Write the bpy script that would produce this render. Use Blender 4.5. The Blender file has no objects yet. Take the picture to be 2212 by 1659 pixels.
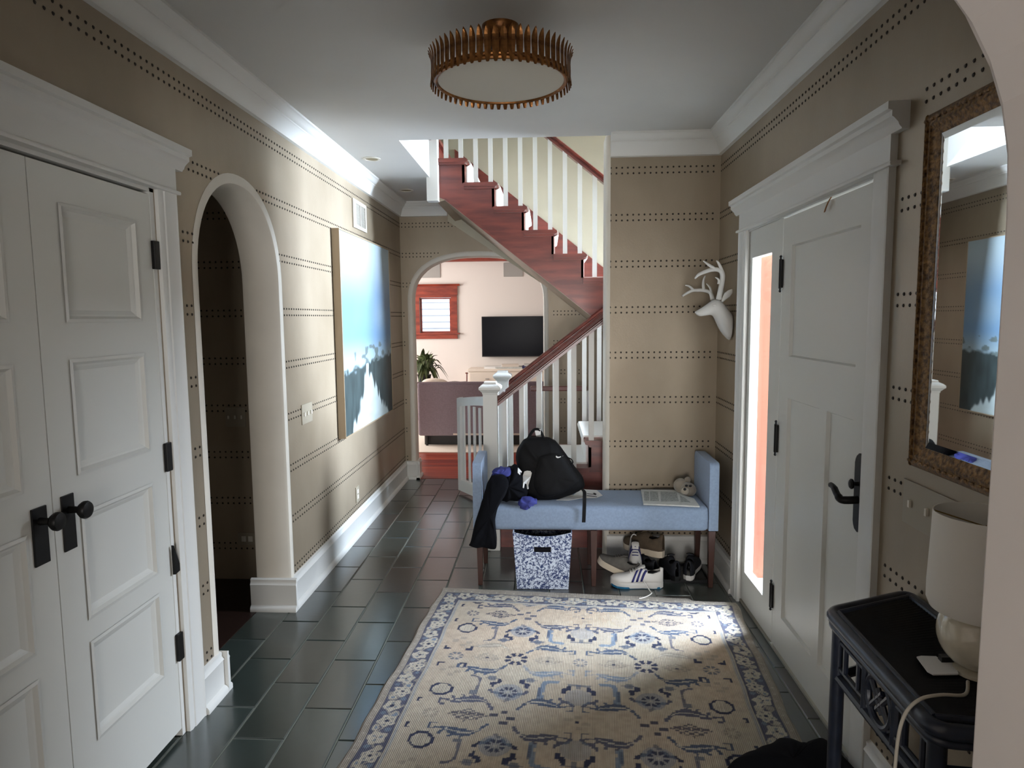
import bpy, bmesh, math, random
import numpy as np
from mathutils import Vector, Matrix
from mathutils.geometry import tessellate_polygon

SC = bpy.context.scene
COL = SC.collection
PI = math.pi
random.seed(7)
RNG = np.random.default_rng(11)

# ------------------------------------------------------------------ camera, world, lights, exposure
cam_data = bpy.data.cameras.new('camera')
cam = bpy.data.objects.new('camera', cam_data)
COL.objects.link(cam)
cam_data.sensor_fit = 'HORIZONTAL'
cam_data.sensor_width = 36.0
FPX, HC = 1437.5, 1.58
cam_data.lens = 36.0 * FPX / 2212.0
cam_data.clip_start = 0.02


def camera_basis(f, vp, roll):
    Y = Vector(((vp[0] - 1106) / f, -(vp[1] - 829.5) / f, -1.0)).normalized()
    r = math.radians(roll)
    up = Vector((math.sin(r), math.cos(r), 0))
    Z = (up - Y * up.dot(Y)).normalized()
    X = Y.cross(Z)
    return Matrix((X, Y, Z))            # rows: world axes in camera space -> camera to world


R3 = camera_basis(FPX, (1179.58, 685.89), -0.256)
M4 = R3.to_4x4()
M4.translation = (0, 0, HC)
cam.matrix_world = M4
SC.camera = cam


def pt(u, v, y):
    """World point seen at photo pixel (u, v) that stands at depth y."""
    d = R3 @ Vector(((u - 1106) / FPX, -(v - 829.5) / FPX, -1.0))
    t = y / d.y
    return Vector((d.x * t, y, HC + d.z * t))


SC.view_settings.view_transform = 'Standard'
SC.view_settings.look = 'None'
SC.view_settings.exposure = 0.18
SC.view_settings.gamma = 1.0
SC.view_settings.use_curve_mapping = False

world = bpy.data.worlds.new('world')
SC.world = world
world.use_nodes = True
bg = world.node_tree.nodes['Background']
bg.inputs[0].default_value = (0.80, 0.90, 1.0, 1)
bg.inputs[1].default_value = 1.5


def area(name, loc, target, sx, sy, power, color, spread=180):
    l = bpy.data.lights.new(name, 'AREA')
    l.shape = 'RECTANGLE'
    l.size, l.size_y = sx, sy
    l.energy = power
    l.color = color
    l.spread = math.radians(spread)
    o = bpy.data.objects.new(name, l)
    COL.objects.link(o)
    o.location = loc
    o.rotation_euler = (Vector(target) - Vector(loc)).to_track_quat('-Z', 'Y').to_euler()
    return o


area('street_daylight', (3.7, 2.9, 1.5), (1.09, 3.42, 1.05), 0.9, 2.4, 270, (0.76, 0.86, 1.0))
area('porch_daylight', (2.55, 3.85, 2.35), (0.6, 3.05, 0.1), 0.9, 1.0, 580, (0.76, 0.86, 1.0))
area('landing_daylight', (3.0, 5.42, 2.30), (-1.4, 4.2, 0.75), 1.0, 2.1, 370, (0.70, 0.83, 1.0), 90)
area('rear_fill', (0.0, -3.75, 1.05), (-0.1, 2.0, 0.95), 2.0, 1.4, 170, (1.0, 0.965, 0.93))  # unseen fill lamp added behind the camera to brighten the near hall
area('family_room_daylight', (-4.3, 9.0, 1.7), (0.0, 9.6, 1.3), 2.6, 1.8, 165, (1.0, 0.98, 0.95))


# ------------------------------------------------------------------ materials
def S(r, g, b):
    f = lambda c: (c / 255 / 12.92) if c / 255 <= 0.04045 else ((c / 255 + 0.055) / 1.055) ** 2.4
    return (f(r), f(g), f(b))


MATS = {}


def mat(name, color, rough=0.5, metal=0.0, noise=0.0, scale=(8, 8, 8), bump=0.0, bscale=60.0, sheen=0.0,
        spec=0.5, color2=None, coat=0.0, detail=4.0, coords='Object', trans=0.0, lo=0.35, hi=0.65, coat_ior=1.5):
    if name in MATS:
        return MATS[name]
    m = bpy.data.materials.new(name)
    m.use_nodes = True
    nt = m.node_tree
    n, L = nt.nodes, nt.links
    b = n['Principled BSDF']
    b.inputs['Base Color'].default_value = (*color, 1)
    b.inputs['Roughness'].default_value = rough
    b.inputs['Metallic'].default_value = metal
    b.inputs['Specular IOR Level'].default_value = spec
    b.inputs['Coat Weight'].default_value = coat
    b.inputs['Coat Roughness'].default_value = 0.17
    b.inputs['Coat IOR'].default_value = coat_ior
    b.inputs['Sheen Weight'].default_value = sheen
    b.inputs['Transmission Weight'].default_value = trans
    tc = n.new('ShaderNodeTexCoord')
    if noise > 0 or color2:
        mp = n.new('ShaderNodeMapping')
        mp.inputs['Scale'].default_value = scale
        L.new(tc.outputs[coords], mp.inputs['Vector'])
        nz = n.new('ShaderNodeTexNoise')
        nz.inputs['Scale'].default_value = 1.0
        nz.inputs['Detail'].default_value = detail
        L.new(mp.outputs[0], nz.inputs['Vector'])
        cr = n.new('ShaderNodeValToRGB')
        c2 = color2 if color2 else tuple(c * (1 - noise) for c in color)
        c1 = color if color2 else tuple(min(1, c * (1 + noise)) for c in color)
        cr.color_ramp.elements[0].color = (*c2, 1)
        cr.color_ramp.elements[1].color = (*c1, 1)
        cr.color_ramp.elements[0].position = lo
        cr.color_ramp.elements[1].position = hi
        L.new(nz.outputs['Fac'], cr.inputs[0])
        L.new(cr.outputs[0], b.inputs['Base Color'])
    if bump > 0:
        nb = n.new('ShaderNodeTexNoise')
        nb.inputs['Scale'].default_value = bscale
        nb.inputs['Detail'].default_value = 3
        L.new(tc.outputs[coords], nb.inputs['Vector'])
        bp = n.new('ShaderNodeBump')
        bp.inputs['Strength'].default_value = bump
        bp.inputs['Distance'].default_value = 0.004
        L.new(nb.outputs['Fac'], bp.inputs['Height'])
        L.new(bp.outputs[0], b.inputs['Normal'])
    MATS[name] = m
    return m


def attr_mat(name, rough=0.9, rib=0.0, ribscale=90):
    m = bpy.data.materials.new(name)
    m.use_nodes = True
    n, L = m.node_tree.nodes, m.node_tree.links
    b = n['Principled BSDF']
    b.inputs['Roughness'].default_value = rough
    b.inputs['Specular IOR Level'].default_value = 0.2
    a = n.new('ShaderNodeAttribute')
    a.attribute_name = 'pattern'
    L.new(a.outputs['Color'], b.inputs['Base Color'])
    if rib:
        tc = n.new('ShaderNodeTexCoord')
        w = n.new('ShaderNodeTexWave')
        w.bands_direction = 'X'
        w.inputs['Scale'].default_value = ribscale
        w.inputs['Distortion'].default_value = 0.6
        w.inputs['Detail'].default_value = 2
        L.new(tc.outputs['Object'], w.inputs['Vector'])
        nz = n.new('ShaderNodeTexNoise')
        nz.inputs['Scale'].default_value = 260
        L.new(tc.outputs['Object'], nz.inputs['Vector'])
        ad = n.new('ShaderNodeMath')
        ad.operation = 'ADD'
        L.new(w.outputs['Fac'], ad.inputs[0])
        L.new(nz.outputs['Fac'], ad.inputs[1])
        bp = n.new('ShaderNodeBump')
        bp.inputs['Strength'].default_value = rib
        bp.inputs['Distance'].default_value = 0.004
        L.new(ad.outputs[0], bp.inputs['Height'])
        L.new(bp.outputs[0], b.inputs['Normal'])
    return m


WALLPAPER = mat('taupe metallic wallpaper', S(161, 147, 127), 0.42, 0.3, color2=S(141, 127, 107), scale=(1.6, 1.6, 1.0),
                detail=6, bump=0.10, bscale=90)
NAIL = mat('dark nailhead', S(44, 37, 30), 0.45, 0.5)
TRIM = mat('white trim paint', S(214, 213, 208), 0.38, spec=0.4)
DOORW = mat('white door paint', S(208, 207, 200), 0.36, spec=0.4)
CEIL = mat('ceiling paint', S(205, 203, 198), 0.8, noise=0.02, scale=(2, 2, 2))
PLASTER = mat('cream plaster', S(222, 212, 204), 0.7, noise=0.03, scale=(3, 3, 3))
LINING = mat('arch plaster edge', S(212, 205, 192), 0.55, noise=0.03, scale=(5, 5, 5))
CREAMW = mat('cream room paint', S(220, 212, 205), 0.75)
STAIRW = mat('stairwell paint', S(180, 172, 150), 0.6, noise=0.05, scale=(2, 2, 2))
SLATE = mat('dark green slate', S(46, 54, 50), 0.30, noise=0.25, scale=(3, 3, 3), bump=0.07, bscale=28, spec=0.7, coat=0.75, coat_ior=1.55)
SLATE2 = mat('warm grey slate', S(52, 55, 50), 0.30, noise=0.25, scale=(3, 3, 3), bump=0.07, bscale=28, spec=0.7, coat=0.75, coat_ior=1.55)
SLATE3 = mat('blue green slate', S(44, 54, 51), 0.30, noise=0.25, scale=(3, 3, 3), bump=0.07, bscale=28, spec=0.7, coat=0.75, coat_ior=1.55)
SLATE4 = mat('rusty slate', S(56, 53, 48), 0.3, noise=0.25, scale=(3, 3, 3), bump=0.07, bscale=28, spec=0.7, coat=0.75, coat_ior=1.55)
GROUT = mat('grey grout', S(118, 122, 112), 0.9)
MAHOG = mat('mahogany', S(122, 52, 40), 0.32, color2=S(88, 34, 27), scale=(3, 22, 22), detail=5, coat=0.15)
MAHOGX = mat('mahogany rail', S(116, 50, 38), 0.3, color2=S(84, 33, 26), scale=(3, 22, 22), detail=5, coat=0.2)
WINTRIM = mat('red brown window trim', S(150, 62, 42), 0.4, color2=S(112, 42, 30), scale=(4, 20, 20))
REDFLOOR = [mat('cherry plank %d' % i, c, 0.3, color2=c2, scale=(2.5, 30, 10)) for i, (c, c2) in enumerate(
    [(S(146, 54, 31), S(118, 38, 24)), (S(164, 68, 38), S(134, 48, 28)), (S(120, 38, 25), S(98, 28, 20)), (S(152, 60, 36), S(124, 42, 26))])]
DARKWOOD = mat('dark wood floor', S(34, 20, 16), 0.4, noise=0.2, scale=(3, 20, 20))
RUNNER = mat('white carpet runner', S(232, 228, 220), 0.95, bump=0.3, bscale=300)
BALUST = mat('white baluster paint', S(222, 221, 216), 0.4, spec=0.4)
BLACKM = mat('black iron', S(26, 25, 24), 0.45, 0.6)
GILT = mat('antique gold leaf', S(150, 100, 52), 0.38, 0.8, color2=S(92, 58, 30), scale=(30, 30, 30))
GILTF = mat('aged gilt frame', S(132, 98, 54), 0.5, 0.5, color2=S(70, 48, 26), scale=(40, 90, 90), bump=0.9, bscale=70)
DIFFUS = mat('frosted diffuser', S(196, 190, 176), 0.7)
BLUEF = mat('blue bench fabric', S(136, 153, 176), 0.9, noise=0.06, scale=(90, 90, 90), bump=0.12, bscale=500, sheen=0.15)
LEGW = mat('dark walnut leg', S(64, 36, 27), 0.4, noise=0.2, scale=(10, 10, 3))
BLACKF = mat('black nylon', S(13, 13, 15), 0.75, spec=0.25, noise=0.2, scale=(12, 12, 12), bump=0.15, bscale=30)
JACKET = mat('black navy cloth', S(10, 11, 16), 0.95, spec=0.15, noise=0.2, scale=(9, 9, 3), bump=0.5, bscale=18)
BLUECL = mat('royal blue cloth', S(52, 58, 128), 0.85, noise=0.25, scale=(14, 14, 14), bump=0.5, bscale=30)
WHITEM = mat('white plaster cast', S(212, 210, 205), 0.6)
PAPER = mat('paper', S(222, 220, 216), 0.85)
NEWS = mat('newsprint', S(196, 197, 192), 0.9, noise=0.1, scale=(30, 90, 30))
INK = mat('ink', S(38, 38, 44), 0.8)
NAVY = mat('navy lacquered rattan', S(27, 33, 47), 0.34, noise=0.25, scale=(30, 30, 30), coat=0.1)
NAVYT = mat('navy woven top', S(20, 23, 28), 0.5, noise=0.2, scale=(60, 60, 60))
SHADE = mat('white linen shade', S(222, 217, 208), 0.9, bump=0.1, bscale=400)
GLASSB = mat('pearl glass ball', S(206, 198, 178), 0.08, noise=0.12, scale=(20, 20, 20), coat=0.6)
CORD = mat('clear ivory cord', S(190, 182, 166), 0.5)
GREYF = mat('mauve grey sofa fabric', S(138, 126, 134), 0.95, noise=0.06, scale=(60, 60, 60), bump=0.1, bscale=300)
CREAMF = mat('cream throw', S(226, 214, 200), 0.95)
LEAF = mat('plant leaf', S(104, 118, 74), 0.45, color2=S(56, 70, 46), scale=(9, 9, 9))
GREY = mat('grey speaker cloth', S(158, 155, 150), 0.9)
SCREEN = mat('black screen', S(9, 10, 17), 0.25, spec=0.12)
BLACKP = mat('black plastic', S(18, 18, 20), 0.4)
OUTLET = mat('taupe outlet plate', S(150, 140, 122), 0.5)
IVORY = mat('ivory outlet', S(214, 208, 196), 0.5)
SIDING = mat('white siding', S(235, 240, 248), 0.7)
PORCHW = mat('orange porch wood', S(158, 98, 74), 0.6, color2=S(148, 86, 66), scale=(6, 6, 1))
CONC = mat('porch concrete', S(190, 190, 186), 0.9, noise=0.05, scale=(3, 3, 3))
TAN = mat('tan leather', S(150, 104, 62), 0.7)
PLUSH = mat('grey plush', S(152, 142, 128), 1.0, bump=0.5, bscale=200, sheen=0.4)
PLUSHL = mat('pale plush', S(186, 176, 160), 1.0, bump=0.5, bscale=200, sheen=0.4)
SHW = mat('white shoe leather', S(226, 222, 216), 0.5)
SHG = mat('grey shoe mesh', S(98, 94, 88), 0.8, noise=0.15, scale=(40, 40, 40))
SHB = mat('brown boot suede', S(88, 74, 58), 0.85, noise=0.2, scale=(20, 20, 20))
SHK = mat('black shoe mesh', S(24, 26, 34), 0.75, noise=0.15, scale=(40, 40, 40))
SOLEC = mat('cream sole', S(206, 192, 170), 0.7)
SOLEB = mat('blue sole', S(34, 110, 150), 0.5)
NAVYS = mat('navy stripe', S(30, 34, 104), 0.5)
LACE = mat('white lace', S(220, 214, 206), 0.8)
MIRROR = mat('mirror silver', (0.86, 0.88, 0.87), 0.015, 1.0)


def glass_mat():
    m = bpy.data.materials.new('clear pane')
    m.use_nodes = True
    n, L = m.node_tree.nodes, m.node_tree.links
    n.remove(n['Principled BSDF'])
    out = n['Material Output']
    tr = n.new('ShaderNodeBsdfTransparent')
    gl = n.new('ShaderNodeBsdfGlossy')
    gl.inputs['Roughness'].default_value = 0.02
    mx = n.new('ShaderNodeMixShader')
    mx.inputs[0].default_value = 0.05
    L.new(tr.outputs[0], mx.inputs[1])
    L.new(gl.outputs[0], mx.inputs[2])
    L.new(mx.outputs[0], out.inputs['Surface'])
    return m


GLASS = glass_mat()


def speckle_mat():
    m = bpy.data.materials.new('blue white speckle')
    m.use_nodes = True
    n, L = m.node_tree.nodes, m.node_tree.links
    b = n['Principled BSDF']
    b.inputs['Roughness'].default_value = 0.85
    tc = n.new('ShaderNodeTexCoord')
    nz = n.new('ShaderNodeTexNoise')
    nz.inputs['Scale'].default_value = 75
    nz.inputs['Detail'].default_value = 5
    nz.inputs['Roughness'].default_value = 0.7
    nz.inputs['Distortion'].default_value = 0.8
    L.new(tc.outputs['Object'], nz.inputs['Vector'])
    cr = n.new('ShaderNodeValToRGB')
    cr.color_ramp.interpolation = 'LINEAR'
    cr.color_ramp.elements[0].color = (*S(48, 62, 104), 1)
    cr.color_ramp.elements[0].position = 0.46
    cr.color_ramp.elements[1].color = (*S(206, 214, 226), 1)
    cr.color_ramp.elements[1].position = 0.54
    L.new(nz.outputs['Fac'], cr.inputs[0])
    L.new(cr.outputs[0], b.inputs['Base Color'])
    return m


SPECKLE = speckle_mat()


# ------------------------------------------------------------------ mesh helpers
class MB:
    def __init__(s):
        s.v, s.f = [], []

    def add(s, v, f):
        b = len(s.v)
        s.v += [tuple(p) for p in v]
        s.f += [[i + b for i in q] for q in f]
        return s

    def box(s, x0, x1, y0, y1, z0, z1):
        v = [(x0, y0, z0), (x1, y0, z0), (x1, y1, z0), (x0, y1, z0), (x0, y0, z1), (x1, y0, z1), (x1, y1, z1), (x0, y1, z1)]
        return s.add(v, [(0, 3, 2, 1), (4, 5, 6, 7), (0, 1, 5, 4), (1, 2, 6, 5), (2, 3, 7, 6), (3, 0, 4, 7)])

    def loft(s, rings, cap=True, closed=True):
        n = len(rings[0])
        v = [p for r in rings for p in r]
        f = []
        for i in range(len(rings) - 1):
            for j in range(n if closed else n - 1):
                k = (j + 1) % n
                f.append((i * n + j, i * n + k, (i + 1) * n + k, (i + 1) * n + j))
        if cap:
            f.append(tuple(range(n - 1, -1, -1)))
            f.append(tuple(range((len(rings) - 1) * n, len(rings) * n)))
        return s.add(v, f)

    def tube(s, pts, r, n=8, cap=True, closed=False, flat=1.0, up=(0, 0, 1)):
        pts = [Vector(p) for p in pts]
        N = len(pts)
        rr = r if isinstance(r, (list, tuple)) else [r] * N
        rings = []
        prev = None
        for i in range(N):
            if closed:
                t = (pts[(i + 1) % N] - pts[i - 1])
            else:
                t = pts[min(i + 1, N - 1)] - pts[max(i - 1, 0)]
            t.normalize()
            if prev is None:
                a = Vector(up)
                if abs(a.dot(t)) > 0.95:
                    a = Vector((1, 0, 0)) if abs(t.x) < 0.9 else Vector((0, 1, 0))
                a = (a - t * a.dot(t)).normalized()
            else:
                a = (prev - t * prev.dot(t)).normalized()
            prev = a
            b = t.cross(a)
            rings.append([pts[i] + (a * math.cos(2 * PI * k / n) * flat + b * math.sin(2 * PI * k / n)) * rr[i] for k in range(n)])
        if closed:
            rings.append(rings[0])
            cap = False
        return s.loft(rings, cap)

    def lathe(s, prof, c=(0, 0, 0), n=24, cap=True):
        rings = [[(c[0] + r * math.cos(2 * PI * k / n), c[1] + r * math.sin(2 * PI * k / n), c[2] + z) for k in range(n)] for r, z in prof]
        return s.loft(rings, cap)

    def sweep(s, prof, p0, p1, A, B, cap=True):
        """profile (a, b) extruded from p0 to p1; a along A, b along B"""
        A, B = Vector(A), Vector(B)
        rings = [[Vector(p) + A * a + B * b for a, b in prof] for p in (p0, p1)]
        return s.loft(rings, cap)

    def plate(s, loops, O, U, V, t):
        """flat plate with holes: loops of (u, v); O + uU + vV, thickness t along U x V"""
        O, U, V = Vector(O), Vector(U), Vector(V)
        N = U.cross(V).normalized()
        flat = [p for L in loops for p in L]
        tri = tessellate_polygon([[Vector((p[0], p[1], 0)) for p in L] for L in loops])
        n = len(flat)
        front = [O + U * p[0] + V * p[1] for p in flat]
        v = front + [p + N * t for p in front]
        f = []
        for a, b, c in tri:
            pa, pb, pc = flat[a], flat[b], flat[c]
            cr = (pb[0] - pa[0]) * (pc[1] - pa[1]) - (pb[1] - pa[1]) * (pc[0] - pa[0])
            if cr < 0:
                b, c = c, b
            f.append((a + n, b + n, c + n))
            f.append((c, b, a))
        k = 0
        for L in loops:
            m = len(L)
            for i in range(m):
                a, b = k + i, k + (i + 1) % m
                f.append((a, b, b + n, a + n))
            k += m
        return s.add(v, f)

    def ball(s, c, r, nu=14, nv=9, rot=None):
        c = Vector(c)
        r = Vector(r) if not isinstance(r, (int, float)) else Vector((r, r, r))
        rings = []
        for i in range(nv + 1):
            th = PI * (0.02 + 0.96 * i / nv)
            ring = []
            for k in range(nu):
                p = Vector((r.x * math.sin(th) * math.cos(2 * PI * k / nu), r.y * math.sin(th) * math.sin(2 * PI * k / nu), -r.z * math.cos(th)))
                if rot is not None:
                    p = rot @ p
                ring.append(c + p)
            rings.append(ring)
        return s.loft(rings)

    def mesh(s, name, off=(0, 0, 0), smooth=False):
        me = bpy.data.meshes.new(name)
        ox, oy, oz = off
        me.from_pydata([(x - ox, y - oy, z - oz) for x, y, z in s.v], [], s.f)
        bm = bmesh.new()
        bm.from_mesh(me)
        bmesh.ops.recalc_face_normals(bm, faces=bm.faces)
        bm.to_mesh(me)
        bm.free()
        if smooth:
            me.shade_smooth()
            if smooth != 'all':
                me.set_sharp_from_angle(angle=math.radians(42))
        return me

    def build(s, name, m, parent=None, smooth=False, bevel=0.0, local=False, sub=0, **props):
        off = (0, 0, 0)
        if parent is not None and not local:
            off = world_loc(parent)
        me = s.mesh(name, off, smooth)
        me.materials.append(m)
        o = bpy.data.objects.new(name, me)
        COL.objects.link(o)
        if parent is not None:
            o.parent = parent
        if bevel:
            b = o.modifiers.new('bevel', 'BEVEL')
            b.width = bevel
            b.segments = 2
            b.limit_method = 'ANGLE'
            b.angle_limit = math.radians(40)
        if sub:
            b = o.modifiers.new('subsurf', 'SUBSURF')
            b.levels = b.render_levels = sub
        for k, val in props.items():
            o[k] = val
        return o


def world_loc(o):
    p = Vector((0, 0, 0))
    while o is not None:
        p += o.location
        o = o.parent
    return p


def thing(name, label, cat, loc=(0, 0, 0), rz=0.0, group=None):
    o = bpy.data.objects.new(name, None)
    COL.objects.link(o)
    o.location = loc
    o.rotation_euler = (0, 0, rz)
    o['label'] = label
    o['category'] = cat
    if group:
        o['group'] = group
    return o


def dup(root, loc, rz=None, label=None, group=None):
    r = root.copy()
    COL.objects.link(r)
    r.location = loc
    if rz is not None:
        r.rotation_euler = (0, 0, rz)
    if label:
        r['label'] = label
    if group:
        r['group'] = group
    for ch in [o for o in bpy.data.objects if o.parent == root]:
        c = ch.copy()
        COL.objects.link(c)
        c.parent = r
        for g in [o for o in bpy.data.objects if o.parent == ch]:
            d = g.copy()
            COL.objects.link(d)
            d.parent = c
    return r


def tag(o, label, cat, group=None):
    o['label'] = label
    o['category'] = cat
    if group:
        o['group'] = group
    return o


def struct(o):
    o['kind'] = 'structure'
    return o


def smoothstep(a, b, x):
    t = np.clip((x - a) / (b - a), 0, 1)
    return t * t * (3 - 2 * t)


def sup_arch(x0, x1, zs, zt, n=2.5, k=30, z0=0.0):
    """arch opening outline from (x0, z0) up and over to (x1, z0)"""
    c, a, b = (x0 + x1) / 2, (x1 - x0) / 2, zt - zs
    pts = [(x0, z0)]
    for i in range(k + 1):
        t = PI - PI * i / k
        ct, st = math.cos(t), math.sin(t)
        pts.append((c + a * math.copysign(abs(ct) ** (2 / n), ct), zs + b * abs(st) ** (2 / n)))
    pts.append((x1, z0))
    return pts


def catmull(P, k=6):
    P = [Vector(p) for p in P]
    out = []
    for i in range(len(P) - 1):
        p0, p1, p2, p3 = P[max(i - 1, 0)], P[i], P[i + 1], P[min(i + 2, len(P) - 1)]
        for j in range(k):
            t = j / k
            out.append(0.5 * ((2 * p1) + (p2 - p0) * t + (2 * p0 - 5 * p1 + 4 * p2 - p3) * t * t + (3 * p1 - p0 - 3 * p2 + p3) * t ** 3))
    out.append(P[-1])
    return out


# ------------------------------------------------------------------ setting: dimensions
XL, XR = -1.395, 1.065
ZC = 2.68
YB, YN = 4.21, 6.42
YTV = 11.0
CROWN = [(0, 0), (0.088, 0), (0.088, -0.012), (0.076, -0.018), (0.07, -0.032), (0.058, -0.042), (0.05, -0.046),
         (0.05, -0.052), (0.043, -0.058), (0.018, -0.116), (0.018, -0.128), (0, -0.132)]
BASE = [(0, 0), (0.034, 0), (0.034, 0.018), (0.027, 0.028), (0.018, 0.034), (0.018, 0.142), (0.022, 0.148), (0.013, 0.162), (0.014, 0.176), (0, 0.182)]
ROWS = [0.21 + 0.2825 * k for k in range(9)]
PITCH = 0.0345


def nails(mb, O, U, N, u0, u1, skip=None, rows=ROWS, r=0.0062, phase=0.0):
    O, U, N = Vector(O), Vector(U), Vector(N)
    W = Vector((0, 0, 1))
    n = int((u1 - u0) / PITCH)
    for zc in rows:
        for dz in (-0.017, 0.017):
            for i in range(n + 1):
                u = u0 + phase + i * PITCH
                z = zc + dz
                if u > u1 or (skip and skip(u, z)):
                    continue
                c = O + U * u + W * z
                ring = [c + U * (r * math.cos(PI * k / 3)) + W * (r * math.sin(PI * k / 3)) for k in range(6)]
                mid = [c + N * 0.003 + U * (0.6 * r * math.cos(PI * k / 3)) + W * (0.6 * r * math.sin(PI * k / 3)) for k in range(6)]
                b = len(mb.v)
                mb.v += [tuple(p) for p in ring + mid]
                for k in range(6):
                    j = (k + 1) % 6
                    mb.f.append([b + k, b + j, b + 6 + j, b + 6 + k])
                mb.f.append([b + 6 + k for k in range(6)])


def nail_part(mb, wall):
    o = mb.build('nailhead_rows', NAIL, wall, smooth=True)
    o['kind'] = 'stuff'
    o['label'] = 'paired rows of small dark nailheads'
    return o


# ---- left wall with round-topped arch and closet doorway
ARCH_L = sup_arch(2.62, 3.455, 1.76, 2.205, 2.15)
loop = [(1.0, 0), (1.185, 0), (1.185, 2.05), (2.36, 2.05), (2.36, 0)] + ARCH_L + [(YN + 0.2, 0), (YN + 0.2, ZC), (1.0, ZC)]
wl = struct(MB().plate([loop], (XL, 0, 0), (0, 1, 0), (0, 0, 1), -0.19).build('wall_left', WALLPAPER))


def arch_skip(outline, pad):
    c = np.array(outline)
    x0, x1 = c[:, 0].min(), c[:, 0].max()

    def f(u, z):
        if u < x0 - pad or u > x1 + pad:
            return False
        zi = np.interp(min(max(u, x0), x1), c[:, 0], c[:, 1])
        return z < zi + pad
    return f


askip = arch_skip(ARCH_L[1:-1], 0.03)
mb = MB()
nails(mb, (XL, 0, 0), (0, 1, 0), (1, 0, 0), 1.02, YN - 0.01,
      lambda u, z: (u < 2.475 and z < 2.25) or askip(u, z) or z > ZC - 0.14 or (4.37 < u < 5.7 and 0.8 < z < 2.14) or (4.83 < u < 5.19 and 2.24 < z < 2.46))
nail_part(mb, wl)

# ---- right wall with front door opening
loop = [(0.6, 0), (2.245, 0), (2.245, 2.03), (3.64, 2.03), (3.64, 0), (YB + 0.3, 0), (YB + 0.3, ZC), (0.6, ZC)]
wr = struct(MB().plate([loop], (XR, 0, 0), (0, 1, 0), (0, 0, 1), 0.16).build('wall_right', WALLPAPER))
mb = MB()
nails(mb, (XR, 0, 0), (0, 1, 0), (-1, 0, 0), 1.02, YB - 0.01, lambda u, z: (2.1 < u < 3.73 and z < 2.05) or (2.02 < u < 3.8 and 2.04 < z < 2.23) or z > ZC - 0.14)
nail_part(mb, wr)

# ---- wall behind the bench (its free end is plastered round)
XE = 0.385
wb = struct(MB().box(XE, XR, YB, YB + 0.16, 0, ZC).build('wall_back', WALLPAPER))
mb = MB()
nails(mb, (0, YB, 0), (1, 0, 0), (0, -1, 0), XE + 0.015, XR - 0.01, lambda u, z: z > ZC - 0.14)
nail_part(mb, wb)
prof = [(-0.0, -0.004), (0.006, -0.010), (0.02, -0.012), (0.02, 0.16), (-0.012, 0.16), (-0.016, 0.0)]
struct(MB().sweep([(a, b) for a, b in [(0.014, -0.003), (0.0, -0.004), (-0.010, 0.002), (-0.015, 0.012), (-0.015, 0.165), (0.014, 0.165)]],
                  (XE, YB, 0), (XE, YB, ZC), (1, 0, 0), (0, 1, 0)).build('trim_1', LINING, smooth=True))

# ---- far wall of the nook with the wide arch
ARCH_N = sup_arch(-1.315, 0.003, 1.73, 2.195, 2.5)
loop = [(XL, 0)] + ARCH_N + [(2.2, 0), (2.2, 4.6), (XL, 4.6)]
wn = struct(MB().plate([loop], (0, YN, 0), (1, 0, 0), (0, 0, 1), -0.14).build('wall_far', WALLPAPER))
nskip = arch_skip(ARCH_N[1:-1], 0.05)
mb = MB()
nails(mb, (0, YN, 0), (1, 0, 0), (0, -1, 0), XL + 0.02, 0.75, lambda u, z: nskip(u, z) or (u < -0.9 and z > ZC - 0.14) or z > 2.62 - (u + 0.9) * 0.8)
nail_part(mb, wn)
# plain painted skin on the upper stairwell part of the far wall
struct(MB().add([(-0.93, YN - 0.006, 2.5), (-0.93, YN - 0.006, 4.6), (2.2, YN - 0.006, 4.6), (2.2, YN - 0.006, 0.4)],
                [(0, 1, 2, 3)]).build('wall_stairwell', STAIRW))


def arch_lining(name, outline, O, U, V, depth, inset=0.018, lip=0.030, proud=0.006):
    """plaster lining that wraps round an arch edge; outline in (u, v), depth along U x V from O"""
    O, U, V = Vector(O), Vector(U), Vector(V)
    N = U.cross(V).normalized()
    pts = [Vector((p[0], p[1])) for p in outline]
    rings = []
    prof = [(lip, -0.001), (lip * 0.6, -proud * 0.7), (0.0, -proud), (-inset * 0.7, -proud * 0.2), (-inset, 0.012),
            (-inset, depth - 0.012), (-inset * 0.7, depth + proud * 0.2), (0.0, depth + proud), (lip, depth + 0.001)]
    for i, p in enumerate(pts):
        t = (pts[min(i + 1, len(pts) - 1)] - pts[max(i - 1, 0)]).normalized()
        nrm = Vector((-t.y, t.x))          # outward from opening for a left-to-right outline
        rings.append([O + U * (p.x + nrm.x * a) + V * (p.y + nrm.y * a) + N * b for a, b in prof])
    mb = MB().loft(rings, cap=False, closed=False)
    return struct(mb.build(name, LINING, smooth=True))


arch_lining('trim_2', ARCH_L, (XL, 0, 0), (0, 1, 0), (0, 0, 1), -0.19) if False else None
# left arch: opening normal points to -x (into the alcove)
arch_lining('trim_2', [(-p[0], p[1]) for p in ARCH_L][::-1], (XL, 0, 0), (0, -1, 0), (0, 0, 1), 0.19)
arch_lining('trim_3', [(-p[0], p[1]) for p in ARCH_N][::-1], (0, YN, 0), (-1, 0, 0), (0, 0, 1), 0.14, inset=0.03, lip=0.02)

# ---- near archway the camera looks through
NEARA = sup_arch(-1.15, 0.648, 1.718, 2.25, 2.5)
loop = [(-2.6, 0)] + NEARA + [(2.2, 0), (2.2, ZC), (-2.6, ZC)]
struct(MB().plate([loop], (0, 1.0, 0), (1, 0, 0), (0, 0, 1), 0.30).build('wall_near', PLASTER, bevel=0.012))

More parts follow.
